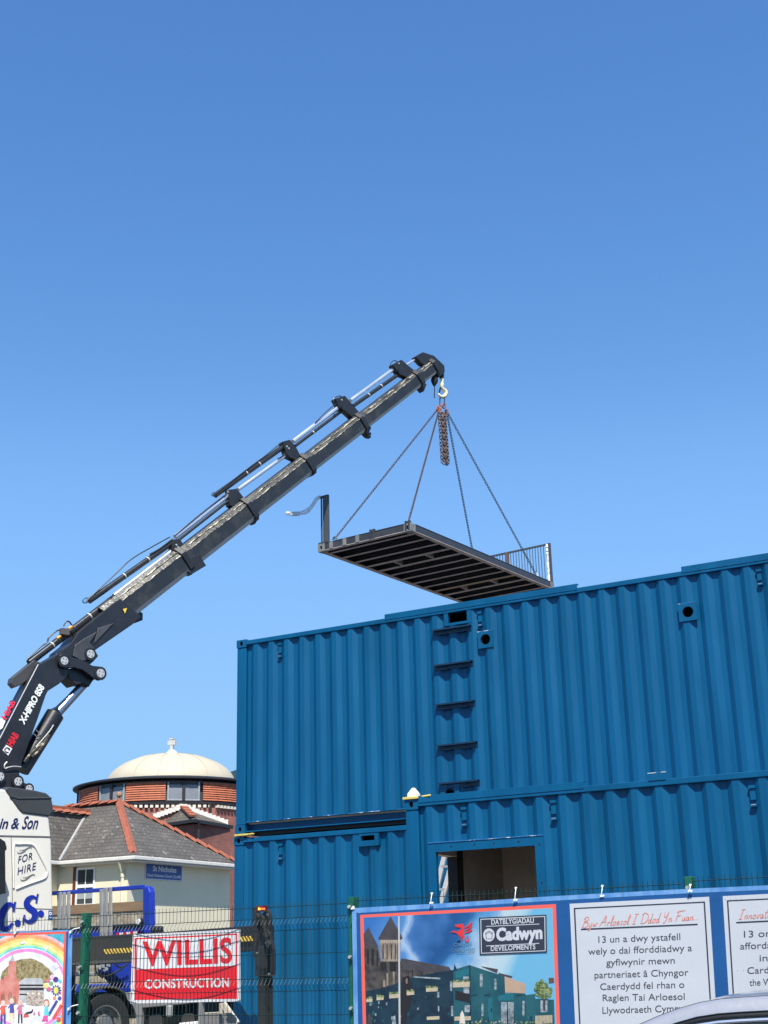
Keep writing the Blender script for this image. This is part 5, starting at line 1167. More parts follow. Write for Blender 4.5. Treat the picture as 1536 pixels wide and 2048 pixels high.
# ------------------------------------------------------------------ printed banners
BPR = mat('banner_blue', (0.010, 0.078, 0.24), rough=0.35, var=0.12, vscale=2.5, bump=0.15, bscale=7)
BHM = mat('banner_hem', (0.075, 0.22, 0.50), rough=0.3, col2=(0.16, 0.33, 0.58), vscale=9, thr=(0.4, 0.62), stretch=(1, 1, 0.3), bump=0.2, bscale=12)
CORAL = mat('banner_coral', (0.78, 0.11, 0.075), rough=0.4, var=0.05)
PAPER = mat('banner_white', (0.50, 0.52, 0.55), rough=0.4, var=0.03, vscale=1.5, bump=0.1, bscale=5)
INK = mat('banner_ink', (0.028, 0.032, 0.05), rough=0.45, var=0.1); INKG = mat('banner_dark_grey_ink', (0.05, 0.055, 0.065), rough=0.5)
PINK = mat('banner_salmon_ink', (0.62, 0.24, 0.19), rough=0.5)
BY = FY-0.060
fB = lambda px, py: at_y(px, py, BY)
wave = lambda x, y, z: (x, y-0.009*math.sin(x*3.4+0.6), z)
bx0 = fB(706, 1850)[0]; bx1 = fB(1790, 1800)[0]
SLB = list(np.arange(bx0+0.1, bx1, 0.06))
ban = thing('printed_banner', 'long blue banner with a housing picture and two white text panels tied to the fence', 'banner', ((bx0+bx1)/2, BY, 0.6))
A = Art(fB, -EY); A.poly([(705, 1822), (711, 1816), (860, 1808), (1080, 1794), (1205, 1787), (1380, 1777.5), (1536, 1770.5), (1790, 1757), (1800, 2330), (714, 2330)], BPR, 0); A.build('backing', ban, slices=SLB, disp=wave)
A = Art(fB, -EY); A.poly([(705, 1822), (711, 1816), (860, 1808), (1080, 1794), (1205, 1787), (1380, 1777.5), (1536, 1770.5), (1790, 1757), (1790, 1766), (1536, 1779.5), (1380, 1786), (1205, 1796), (1080, 1803), (860, 1817), (717, 1826)], BHM, 1)
A.poly([(705, 1822), (714, 1824), (722, 2330), (714, 2330)], BHM, 1); A.build('hem', ban, slices=SLB, disp=wave)
c8 = lambda x, y: (680+x/3.2, 1740+y/3.2)
def P8(A, pts, m, l): A.poly([c8(*p) for p in pts], m, l)
A = Art(fB, -EY)
P8(A, [(133, 288), (1384, 218), (1421, 1300), (158, 1300)], CORAL, 2); A.build('picture_border', ban, slices=SLB, disp=wave)
A = Art(fB, -EY)

def print_sky():
    """Printed photograph of a sky: deep blue left of the middle, cloud and pale cyan to the right."""
    m = bpy.data.materials.new('print_sky'); m.use_nodes = True; N = m.node_tree.nodes; L = m.node_tree.links; b = N['Principled BSDF']; b.inputs['Roughness'].default_value = 0.35
    xl_, xr_ = fB(728, 1850)[0]-ORG[ban.name][0], fB(1106, 1850)[0]-ORG[ban.name][0]; zt_, zb_ = fB(900, 1830)[2]-ORG[ban.name][2], fB(900, 1960)[2]-ORG[ban.name][2]
    tc = N.new('ShaderNodeTexCoord'); sp = N.new('ShaderNodeSeparateXYZ'); L.new(tc.outputs['Object'], sp.inputs[0])
    mx = N.new('ShaderNodeMapRange'); mx.inputs['From Min'].default_value = xl_; mx.inputs['From Max'].default_value = xr_; L.new(sp.outputs[0], mx.inputs['Value'])
    mz = N.new('ShaderNodeMapRange'); mz.inputs['From Min'].default_value = zt_; mz.inputs['From Max'].default_value = zb_; mz.inputs['To Max'].default_value = 0.30; L.new(sp.outputs[2], mz.inputs['Value'])
    nz = N.new('ShaderNodeTexNoise'); nz.inputs['Scale'].default_value = 3.2; nz.inputs['Detail'].default_value = 5; L.new(tc.outputs['Object'], nz.inputs['Vector'])
    mn = N.new('ShaderNodeMapRange'); mn.inputs['To Min'].default_value = -0.26; mn.inputs['To Max'].default_value = 0.26; L.new(nz.outputs['Fac'], mn.inputs['Value'])
    a1 = N.new('ShaderNodeMath'); a1.operation = 'ADD'; L.new(mx.outputs[0], a1.inputs[0]); L.new(mn.outputs[0], a1.inputs[1])
    mg = N.new('ShaderNodeMath'); mg.operation = 'MULTIPLY'; L.new(mx.outputs[0], mg.inputs[0]); L.new(mz.outputs[0], mg.inputs[1])
    a2 = N.new('ShaderNodeMath'); a2.operation = 'ADD'; L.new(a1.outputs[0], a2.inputs[0]); L.new(mg.outputs[0], a2.inputs[1])
    rp = N.new('ShaderNodeValToRGB'); E = rp.color_ramp.elements
    E[0].position = 0.0; E[0].color = (0.03, 0.13, 0.38, 1); E[1].position = 1.0; E[1].color = (0.13, 0.37, 0.54, 1)
    for p, c in ((0.20, (0.10, 0.28, 0.62)), (0.27, (0.42, 0.58, 0.78)), (0.33, (0.06, 0.20, 0.50)), (0.45, (0.015, 0.09, 0.28)), (0.56, (0.02, 0.12, 0.34)), (0.64, (0.12, 0.36, 0.66)), (0.76, (0.60, 0.72, 0.78)), (0.88, (0.50, 0.70, 0.78))):
        e = E.new(p); e.color = tuple(0.72*q for q in c)+(1,)
    L.new(a2.outputs[0], rp.inputs[0]); L.new(rp.outputs[0], b.inputs['Base Color'])
    return m
PH = [(155, 304), (1362, 243), (1398, 1300), (178, 1300)]
P8(A, PH, print_sky(), 3)
STN = mat('print_tower_stone', (0.28, 0.225, 0.17), rough=0.5, col2=(0.14, 0.11, 0.085), thr=(0.4, 0.6), vscale=40, stretch=(1, 1, 0.3)); SHD = mat('print_dark_stone', (0.030, 0.027, 0.027), rough=0.5, col2=(0.075, 0.062, 0.053), thr=(0.4, 0.6), vscale=22); RF_ = mat('print_church_roof', (0.05, 0.045, 0.05), rough=0.5, var=0.3, vscale=12)
P8(A, [(158, 490), (248, 490), (258, 565), (262, 584), (388, 584), (395, 565), (695, 620), (722, 665), (730, 1000), (172, 1000)], SHD, 5)
P8(A, [(395, 567), (695, 620), (718, 660), (398, 640)], RF_, 6)
P8(A, [(155, 410), (185, 365), (249, 490), (160, 490)], RF_, 6); P8(A, [(247, 438), (326, 297), (403, 435), (390, 447), (258, 447)], RF_, 7); P8(A, [(257, 446), (388, 446), (386, 585), (264, 585)], STN, 6)
for x in (275, 300, 328, 352, 370): P8(A, [(x, 475), (x+8, 475), (x+8, 570), (x, 570)], SHD, 7)
TEAL = mat('print_teal', (0.010, 0.062, 0.082), rough=0.4, col2=(0.016, 0.09, 0.108), thr=(0.4, 0.6), vscale=5); TEAD = mat('print_teal_dark', (0.006, 0.018, 0.032), rough=0.4, col2=(0.010, 0.034, 0.052), thr=(0.4, 0.6), vscale=9); TEAB = mat('print_teal_bright', (0.012, 0.12, 0.15), rough=0.4)
P8(A, [(172, 775), (300, 752), (440, 690), (620, 655), (722, 640), (735, 1300), (178, 1300)], TEAD, 8)
P8(A, [(720, 640), (824, 608), (1052, 680), (1056, 790), (1185, 790), (1200, 820), (1372, 830), (1386, 1300), (728, 1300)], TEAL, 8)
P8(A, [(736, 655), (822, 628), (822, 668), (738, 695)], TEAB, 9); P8(A, [(1010, 805), (1112, 785), (1112, 830), (1012, 838)], TEAB, 9); P8(A, [(945, 820), (975, 815), (978, 960), (947, 960)], TEAB, 9); P8(A, [(1190, 800), (1250, 793), (1256, 960), (1196, 960)], mat('print_teal_mid', (0.012, 0.09, 0.11)), 9)
P8(A, [(1052, 680), (1186, 728), (1186, 790), (1056, 784)], mat('print_tan', (0.42, 0.29, 0.20), rough=0.5, var=0.12, vscale=8), 9)
P8(A, [(896, 615), (1010, 635), (1003, 660)], RF_, 9); P8(A, [(1010, 657), (1103, 680), (1098, 690), (1020, 672)], RF_, 9)
P8(A, [(730, 600), (738, 620), (748, 640), (722, 650)], TEAD, 9)
PWN = mat('print_window', (0.32, 0.37, 0.39), rough=0.4, col2=(0.12, 0.15, 0.17), thr=(0.4, 0.6), vscale=30); PPL = mat('print_planter', (0.42, 0.36, 0.25), rough=0.5, var=0.15, vscale=30); PGR = mat('print_foliage', (0.05, 0.10, 0.03), rough=0.5, col2=(0.26, 0.30, 0.12), thr=(0.42, 0.6), vscale=55)
for x0, y0, x1, y1 in ((893, 665, 911, 748), (986, 696, 1000, 766), (702, 712, 716, 775), (786, 682, 822, 700), (788, 752, 826, 790), (1030, 845, 1112, 985), (1168, 838, 1182, 930), (903, 855, 916, 935), (795, 865, 832, 910), (620, 780, 634, 815), (708, 870, 722, 935), (1285, 835, 1330, 910), (625, 870, 634, 905)):
    P8(A, [(x0, y0), (x1, y0), (x1, y1), (x0, y1)], PWN, 10)
P8(A, [(1068, 845), (1074, 845), (1074, 985), (1068, 985)], TEAD, 11)
for x0, y0, x1, y1 in ((720, 715, 828, 752), (550, 752, 624, 780), (318, 790, 382, 822), (238, 808, 283, 834), (172, 822, 212, 846), (428, 775, 476, 802), (555, 935, 635, 960), (730, 935, 835, 965), (1252, 928, 1362, 985)):
    P8(A, [(x0, y0+4), (x1, y0), (x1, y1-4), (x0, y1)], PPL, 11)
    if y0 < 900:
        rr = random.Random(x0)
        for k in range(int((x1-x0)/9)): A.disc(c8(x0+5+k*9, y0-rr.uniform(-2, 7)), 2.2, 2.4, PGR, 11, 8)
rr = random.Random(9)
for k in range(46):
    a, r = rr.uniform(0, 6.28), 56*math.sqrt(rr.random()); A.disc(c8(1310+r*math.cos(a), 762+r*math.sin(a)*0.98), 4.2, 4.0, PGR, 12+k % 4, 9)
P8(A, [(1300, 815), (1318, 815), (1316, 900), (1303, 900)], RF_, 11); P8(A, [(1338, 690), (1372, 690), (1374, 720), (1340, 725)], mat('print_brown', (0.12, 0.06, 0.04)), 10)
for x in range(1262, 1360, 9): P8(A, [(x, 930), (x+2, 930), (x+2, 985), (x, 985)], RF_, 12)
for x in range(1035, 1118, 8): P8(A, [(x, 905), (x+2.5, 905), (x+2.5, 985), (x, 985)], TEAD, 12)
P8(A, [(374, 296), (383, 296), (390, 1000), (378, 1000)], mat('print_grey_pole', (0.45, 0.44, 0.43)), 12)
P8(A, [(768, 920), (780, 898), (792, 925), (800, 985), (762, 985)], mat('print_pale_figure', (0.60, 0.52, 0.44)), 12); P8(A, [(185, 925), (200, 915), (212, 985), (180, 985)], RF_, 12); P8(A, [(340, 940), (356, 930), (362, 985), (335, 985)], PWN, 12)
for k, (x0, y0, x1, y1) in enumerate(((262, 590, 300, 640), (320, 590, 360, 650), (175, 510, 190, 600), (205, 505, 222, 610), (238, 520, 246, 620), (300, 660, 312, 740), (340, 650, 352, 735), (460, 640, 468, 680), (520, 650, 528, 690), (590, 660, 597, 690))): P8(A, [(x0, y0), (x1, y0), (x1, y1), (x0, y1)], STN if k in (5, 6) else mat('print_deep_shadow', (0.012, 0.011, 0.012)), 7)
for x in range(262, 388, 11): P8(A, [(x, 447), (x+6, 447), (x+6, 466), (x, 466)], mat('print_pale_stone', (0.40, 0.33, 0.25), var=0.2, vscale=40), 7)
P8(A, [(470, 680), (640, 690), (640, 700), (470, 688)], PWN, 9); P8(A, [(400, 690), (444, 675), (470, 800), (420, 985), (385, 985)], mat('print_deep_shadow', (0.012, 0.011, 0.012)), 9)
rr = random.Random(12)
for k in range(34):
    x = rr.uniform(190, 700); y = rr.uniform(800, 970); w = rr.uniform(6, 16); P8(A, [(x, y), (x+w, y-1), (x+w, y+w*1.6), (x, y+w*1.7)], (TEAL, TEAD, PWN, mat('print_deep_shadow', (0.012, 0.011, 0.012)))[k % 4], 10)
for k in range(26):
    x = rr.uniform(740, 1370); y = rr.uniform(840, 985); w = rr.uniform(4, 11); P8(A, [(x, y), (x+w, y-1), (x+w, y+w*2.2), (x, y+w*2.2)], (TEAD, TEAL, TEAD, PGR)[k % 4], 10)
for k in range(40): A.disc(c8(rr.uniform(740, 1370), rr.uniform(965, 990)), 1.6, 1.8, PGR if k % 3 else PPL, 13, 7)
for x0, x1 in ((836, 880), (920, 960), (1130, 1165)): P8(A, [(x0, 800), (x1, 795), (x1, 802), (x0, 808)], TEAD, 10)
P8(A, [(824, 608), (832, 610), (838, 985), (826, 985)], TEAD, 10); P8(A, [(735, 770), (825, 795), (825, 850), (735, 830)], mat('print_deep_shadow', (0.012, 0.011, 0.012)), 10)
for x, y in ((286, 700), (428, 690)): A.disc(c8(x, y+8), 4, 9, SHD, 9); P8(A, [(x-8, y+20), (x+8, y+20), (x+8, y+48), (x-8, y+48)], STN, 9); A.disc(c8(x, y+20), 2.4, 6, STN, 10)
A.build('housing_picture', ban, slices=SLB, disp=wave)
# crest and town name
A = Art(fB, -EY); CRD = mat('crest_red', (0.60, 0.03, 0.03), rough=0.45, var=0.15, vscale=60)
c19 = lambda x, y: (880+x/19.2, 1830+y/19.2)
A.poly([c19(*p) for p in ((600, 400), (690, 350), (880, 345), (915, 420), (915, 600), (905, 760), (850, 890), (790, 800), (700, 790), (640, 700), (690, 600), (780, 560), (800, 480), (690, 480))], CRD, 18)
for pts in (((930, 480), (1080, 420), (1170, 340), (1235, 255)), ((930, 590), (1090, 530), (1180, 450), (1220, 400)), ((920, 690), (1070, 650), (1170, 600), (1240, 570)), ((690, 700), (600, 660), (500, 640), (400, 660)), ((660, 470), (610, 420), (590, 350))): A.brush(spline([c19(*p) for p in pts], 5), 0.8, 3.6, CRD, 18)
A.brush(spline([c19(*p) for p in ((930, 780), (960, 930), (1000, 1020), (1070, 1000), (1075, 900), (1030, 780))], 5), 0.8, 2.6, CRD, 18); A.brush(spline([c19(*p) for p in ((720, 820), (820, 870), (870, 980))], 5), 0.8, 2.6, CRD, 18)
A.poly([c19(*p) for p in ((620, 1020), (740, 950), (800, 1020))], TEAD, 18)
CTX = mat('crest_grey_text', (0.10, 0.18, 0.24), rough=0.5)
A.text('CARDIFF', c19(520, 1215), c19(1215, 1200), c19(520, 1085), CTX, 18); A.text('CAERDYDD', c19(430, 1420), c19(1320, 1405), c19(430, 1285), CTX, 18); A.line([c19(620, 1470), c19(1300, 1450)], 0.8, CTX, 18)
A.build('town_crest', ban, slices=SLB, disp=wave)
A = Art(fB, -EY); l0 = 20
P8(A, [(889, 305), (1325, 286), (1329, 526), (893, 543)], INK, l0); P8(A, [(898, 313), (1317, 295), (1320, 519), (902, 535)], PAPER, l0+1); P8(A, [(903, 318), (1312, 300), (1315, 514), (907, 530)], INK, l0+2)
A.text('DATBLYGIADAU', c8(968, 349), c8(1244, 338), c8(968, 318), PAPER, l0+3, weight=0.02, spacing=1.05); A.text('DEVELOPMENTS', c8(965, 518), c8(1254, 506), c8(965, 488), PAPER, l0+3, weight=0.02, spacing=1.05)
A.text('Cadwyn', c8(1000, 450), c8(1300, 436), c8(1000, 376), PAPER, l0+3, weight=0.05)
A.line([c8(934, 361), c8(1279, 346)], 1.3, PAPER, l0+3); A.line([c8(935, 486), c8(1279, 469)], 1.3, PAPER, l0+3)
A.disc(c8(953, 416), 11.6, 13.2, PAPER, l0+3, 26); hs_ = [c8(*p) for p in ((929, 406), (953, 390), (978, 404), (974, 411), (972, 440), (936, 442), (934, 413), (929, 406))]
A.line(hs_, 1.1, INK, l0+4); A.line([c8(934, 412), c8(953, 399), c8(974, 410)], 0.9, INK, l0+4)
A.build('developer_logo', ban, slices=SLB, disp=wave)
c1 = lambda x, y: (1080+x/3.368, 1720+y/3.368)
def panel(x0, y0, x1, y1, lean0, lean1, lines, title, rule):
    A = Art(fB, -EY); yb = 1900
    L = lambda x, l, y, yy: x+l*(y-yy)
    A.poly([c1(x0, y0), c1(x1, y1), c1(L(x1, lean1, yb, y1), yb), c1(L(x0, lean0, yb, y0), yb)], PAPER, 3)
    i = 28; t0, t1 = y0+i, y1+i+4
    A.poly([c1(x0+i, t0), c1(x1-i, t1), c1(x1-i, t1+9), c1(x0+i, t0+9)], INK, 5)
    A.poly([c1(x0+i, t0), c1(x0+i+10, t0), c1(L(x0+i+10, lean0, yb, t0), yb), c1(L(x0+i, lean0, yb, t0), yb)], INK, 5)
    A.poly([c1(x1-i-10, t1), c1(x1-i, t1), c1(L(x1-i, lean1, yb, t1), yb), c1(L(x1-i-10, lean1, yb, t1), yb)], INK, 5)
    A.line([c1(*rule[0]), c1(*rule[1])], 3.2, INK, 5)
    p = A.build('text_panel', ban, slices=SLB, disp=wave)
    A = Art(fB, -EY); handwrite(A, title[0], c1(*title[1]), c1(*title[2]), c1(title[1][0]+16, title[1][1]-70), 1.7, PINK, 8); A.build('script_lettering', p, slices=SLB, disp=wave)
    for txt, a, b in lines:
        A = Art(fB, -EY); A.text(txt, c1(*a), c1(*b), c1(a[0]-1, a[1]-44), INKG, 8, weight=0.0); A.build('text_line', p, slices=SLB, disp=wave)
panel(203, 295, 1137, 247, 0.046, 0.062, [('13 un a dwy ystafell', (398, 558), (945, 538)), ('wely o dai fforddiadwy a', (330, 638), (1023, 613)), ('gyflwynir mewn', (450, 712), (908, 697)),
      ('partneriaet â Chyngor', (372, 796), (1000, 778)), ('Caerdydd fel rhan o', (410, 875), (972, 860)), ('Raglen Tai Arloesol', (427, 950), (975, 941)), ('Llywodraeth Cymru', (425, 1034), (962, 1020))],
      ('Byw Arloesol I Ddod Yn Fuan...', (285, 455), (1070, 402)), ((280, 468), (1060, 434)))
panel(1228, 243, 2120, 200, 0.062, 0.08, [('13 one', (1372, 522), (1600, 513)), ('affordable', (1347, 602), (1652, 590)), ('in', (1478, 682), (1532, 680)), ('Cardiff', (1395, 767), (1602, 758)), ('the W', (1410, 848), (1562, 841))],
      ('Innovative', (1335, 400), (1595, 386)), ((1320, 422), (2040, 388)))
TIE = mat('white_cable_tie', (0.80, 0.80, 0.78), rough=0.4)
for px, py0, py1 in ((863, 1787, 1806), (1031, 1776, 1800), (1204, 1772, 1792), (1380, 1770, 1782), (706, 1814, 1817)):
    a = at_y(px-1.5, py1, BY-0.012); b = at_y(px+1, py0, BY+0.02); mb = MB(); mb.tube(spline([a, (a+b)/2-EY*0.015+EX*0.006, b], 4), 0.0028, n=6)
    for p in (a, b): mb.cyl(p-EY*0.008, p+EY*0.004, 0.0075, n=10)
    mb.cyl(a+EX*0.014-EY*0.006, a+EX*0.014+EY*0.004, 0.007, n=10)
    build(mb, 'cable_tie', TIE, ban, smooth=True)

# children's rainbow banner on the left
b2 = thing('rainbow_banner', 'banner with a painted rainbow, red tower and children, at the left end', 'banner', (-8.7, BY, 0.6))
c4 = lambda x, y: (x/10.24, 1860+y/10.24)
SL2 = list(np.arange(-10.1, -7.7, 0.06))
def P4(A, pts, m, l): A.poly([c4(*p) for p in pts], m, l)
A = Art(fB, -EY); P4(A, [(-9000, 470), (-1500, 110), (1472, -10), (1425, 2600), (-8900, 2600)], BPR, 0); P4(A, [(1385, -5), (1472, -10), (1425, 2600), (1320, 2600)], BHM, 1); P4(A, [(-9000, 470), (-1500, 110), (1472, -10), (1470, 30), (-1500, 150), (-9000, 510)], BHM, 1)
A.build('backing', b2, slices=SL2, disp=wave)
A = Art(fB, -EY); P4(A, [(-2600, 165), (1345, 28), (1262, 2600), (-2600, 2600)], CORAL, 2); A.build('picture_border', b2, slices=SL2, disp=wave)
A = Art(fB, -EY); RC = [(-2500, 210), (1302, 78), (1232, 2500), (-2500, 2500)]
WC = lambda n, c, c2=None: mat(n, c, rough=0.5, col2=c2 or tuple(min(1, x*1.35+0.05) for x in c), thr=(0.4, 0.62), vscale=11)
def clipdisc(c, r, m, l): A.poly([c4(*p) for p in clip([(c[0]+r*math.cos(t), c[1]+r*math.sin(t)) for t in np.linspace(0, 2*math.pi, 72, endpoint=False)], RC)], m, l)
P4(A, RC, WC('paint_teal', (0.02, 0.30, 0.42), (0.10, 0.45, 0.55)), 3)
CE = (563, 1219)
for k, (r, n, c) in enumerate(((1175, 'paint_rose', (0.70, 0.36, 0.36)), (1120, 'paint_orange', (0.74, 0.26, 0.10)), (1050, 'paint_amber', (0.78, 0.50, 0.14)), (990, 'paint_yellow', (0.78, 0.66, 0.22)), (935, 'paint_green', (0.40, 0.62, 0.22)), (890, 'paint_cyan', (0.10, 0.48, 0.56)), (855, 'paint_lilac', (0.62, 0.52, 0.70)), (835, 'paint_pink', (0.74, 0.20, 0.44)), (770, 'paint_white', (0.66, 0.66, 0.68)))):
    clipdisc(CE, r, WC(n, c), 4+k)
OLV = mat('paint_olive_leaves', (0.17, 0.13, 0.05), rough=0.6, col2=(0.40, 0.33, 0.16), thr=(0.4, 0.6), vscale=28); PRED = WC('paint_red_brick', (0.58, 0.17, 0.13), (0.66, 0.30, 0.24)); PGY = WC('paint_grey', (0.42, 0.42, 0.42), (0.55, 0.55, 0.55)); PBK = mat('paint_black', (0.03, 0.025, 0.03)); PBR = mat('paint_brown_scribble', (0.30, 0.22, 0.16), rough=0.6, col2=(0.55, 0.48, 0.42), thr=(0.45, 0.55), vscale=45)
l = 14
P4(A, [(20, 960), (60, 850), (190, 720), (340, 625), (470, 590), (620, 580), (720, 605), (860, 680), (1000, 800), (1095, 910), (1000, 1060), (880, 1095), (420, 1060), (30, 1020)], OLV, l)
P4(A, [(190, 640), (328, 640), (335, 960), (390, 1050), (400, 1130), (385, 1520), (-1200, 1560), (-1200, 1080), (-60, 1020), (90, 1010), (100, 940), (165, 930)], PRED, l+1); P4(A, [(205, 640), (268, 490), (315, 640)], PGY, l+1)
for x, y in ((70, 1400), (210, 1360), (300, 1440)): A.disc(c4(x, y), 4, 9, WC('paint_brown', (0.30, 0.12, 0.08)), l+2)
P4(A, [(405, 1060), (500, 985), (840, 985), (885, 1100), (895, 1480), (395, 1480)], PGY, l+2)
for a, b in ((1115, 1150), (1180, 1235), (1305, 1335)): P4(A, [(402, a), (890, a), (892, b), (400, b)], PBK, l+3)
P4(A, [(530, 1340), (640, 1240), (760, 1235), (890, 1300), (870, 1540), (720, 1560), (540, 1520)], PBR, l+4)
for x in (570, 670, 790): A.disc(c4(x, 1300), 2, 2, WC('paint_cream', (0.74, 0.68, 0.48)), l+5)
for x, y, r, n, c in ((1135, 1015, 58, 'paint_purple', (0.08, 0.03, 0.22)), (1060, 960, 48, 'paint_blossom', (0.70, 0.42, 0.52)), (975, 1040, 40, 'paint_rasp', (0.50, 0.12, 0.20)), (1040, 1095, 45, 'paint_leaf', (0.14, 0.28, 0.12)), (935, 1140, 58, 'paint_lemon', (0.66, 0.56, 0.20)), (995, 1210, 52, 'paint_rasp', (0.5, 0.12, 0.2)), (1225, 1050, 40, 'paint_cyan', (0.1, 0.48, 0.56)),
                      (1220, 1290, 28, 'paint_rasp', (0.5, 0.12, 0.2)), (1110, 1390, 36, 'paint_orange', (0.74, 0.26, 0.10)), (1215, 1400, 42, 'paint_navy', (0.05, 0.05, 0.26)), (1195, 1830, 48, 'paint_scarlet', (0.60, 0.08, 0.05)), (1210, 1720, 24, 'paint_orange', (0.74, 0.26, 0.1))):
    A.disc(c4(x, y), r/10.24, r/10.24, WC(n, c), l+4, 12)
for k in range(11): t = k*0.571; A.brush([c4(1145+40*math.cos(t), 1235+50*math.sin(t)), c4(1145+75*math.cos(t), 1235+85*math.sin(t)), c4(1145+105*math.cos(t), 1235+118*math.sin(t))], 1.5, 3.6, WC('paint_navy', (0.05, 0.05, 0.26)), l+5)
A.disc(c4(1142, 1235), 4.6, 7, WC('paint_yolk', (0.66, 0.60, 0.08)), l+6)
A.line([c4(985, 1750), c4(1165, 1445)], 5, WC('paint_navy', (0.05, 0.05, 0.26)), l+4); A.line([c4(1085, 1815), c4(1255, 1530)], 5.5, WC('paint_scarlet', (0.6, 0.08, 0.05)), l+4)
SKN = WC('paint_skin', (0.66, 0.46, 0.36))
for x, y, sh, tr_, w in ((75, 1490, 'paint_scarlet', 'paint_navy', 55), (250, 1450, 'paint_navy', 'paint_sand', 52), (415, 1480, 'paint_rasp', 'paint_ink', 48), (945, 1500, 'paint_cyan', 'paint_magenta', 58)):
    cl = {'paint_scarlet': (0.6, 0.08, 0.05), 'paint_navy': (0.05, 0.05, 0.26), 'paint_sand': (0.62, 0.48, 0.28), 'paint_rasp': (0.5, 0.12, 0.2), 'paint_ink': (0.03, 0.025, 0.04), 'paint_cyan': (0.1, 0.48, 0.56), 'paint_magenta': (0.62, 0.05, 0.24)}
    P4(A, [(x-w*0.6, y+60), (x+w*0.6, y+60), (x+w, y+250), (x-w, y+250)], WC(sh, cl[sh]), l+5)
    if x < 900:
        for s in (-1, 1): P4(A, [(x+s*8, y+240), (x+s*w*0.9, y+240), (x+s*w, y+430), (x+s*16, y+430)], WC(tr_, cl[tr_]), l+5)
        A.line([c4(x-w*0.5, y+80), c4(x-w*1.4, y+150)], 2.2, WC(sh, cl[sh]), l+5); A.line([c4(x+w*0.5, y+80), c4(x+w*1.4, y+60)], 2.2, WC(sh, cl[sh]), l+5)
    else: P4(A, [(x-w, y+250), (x+w*0.5, y+250), (x+w*0.5, y+370), (x-w*1.6, y+370)], WC(tr_, cl[tr_]), l+5)
    if x > 900: A.disc(c4(x, y), 6.2, 8.5, WC('paint_brown', (0.3, 0.12, 0.08)), l+5)
    A.disc(c4(x, y+4), 4.4, 5.6, SKN, l+6)
A.brush(spline([c4(*p) for p in ((490, 1750), (560, 1700), (640, 1680), (670, 1620))], 5), 1.5, 4, PBK, l+5); P4(A, [(490, 1735), (580, 1720), (590, 1780), (480, 1790)], WC('paint_scarlet', (0.6, 0.08, 0.05)), l+5); P4(A, [(670, 1740), (700, 1650), (715, 1740)], WC('paint_rasp', (0.5, 0.12, 0.2)), l+5); P4(A, [(770, 1680), (800, 1660), (815, 1760), (775, 1750)], WC('paint_rasp', (0.5, 0.12, 0.2)), l+5)
for pts in (((390, 200), (440, 260), (500, 200), (520, 270), (440, 290)), ((920, 340), (1005, 310), (960, 400), (930, 450)), ((1070, 720), (1150, 650), (1210, 750), (1130, 800))): P4(A, pts, WC('paint_white', (0.66, 0.66, 0.68)), l+6)
A.build('children_painting', b2, slices=SL2, disp=wave)
for px, py in ((141, 1864), (137.5, 2018), (30, 1866)):
    c = at_y(px, py, BY-0.008); mb = MB(); mb.cyl(c-EY*0.006, c+EY*0.006, 0.011, n=10); mb.tube(spline([c, c+EX*0.03+EZ*0.02, c+EX*0.07+EZ*0.03+EY*0.03], 4), 0.004, n=5); build(mb, 'cable_tie', TIE, b2)

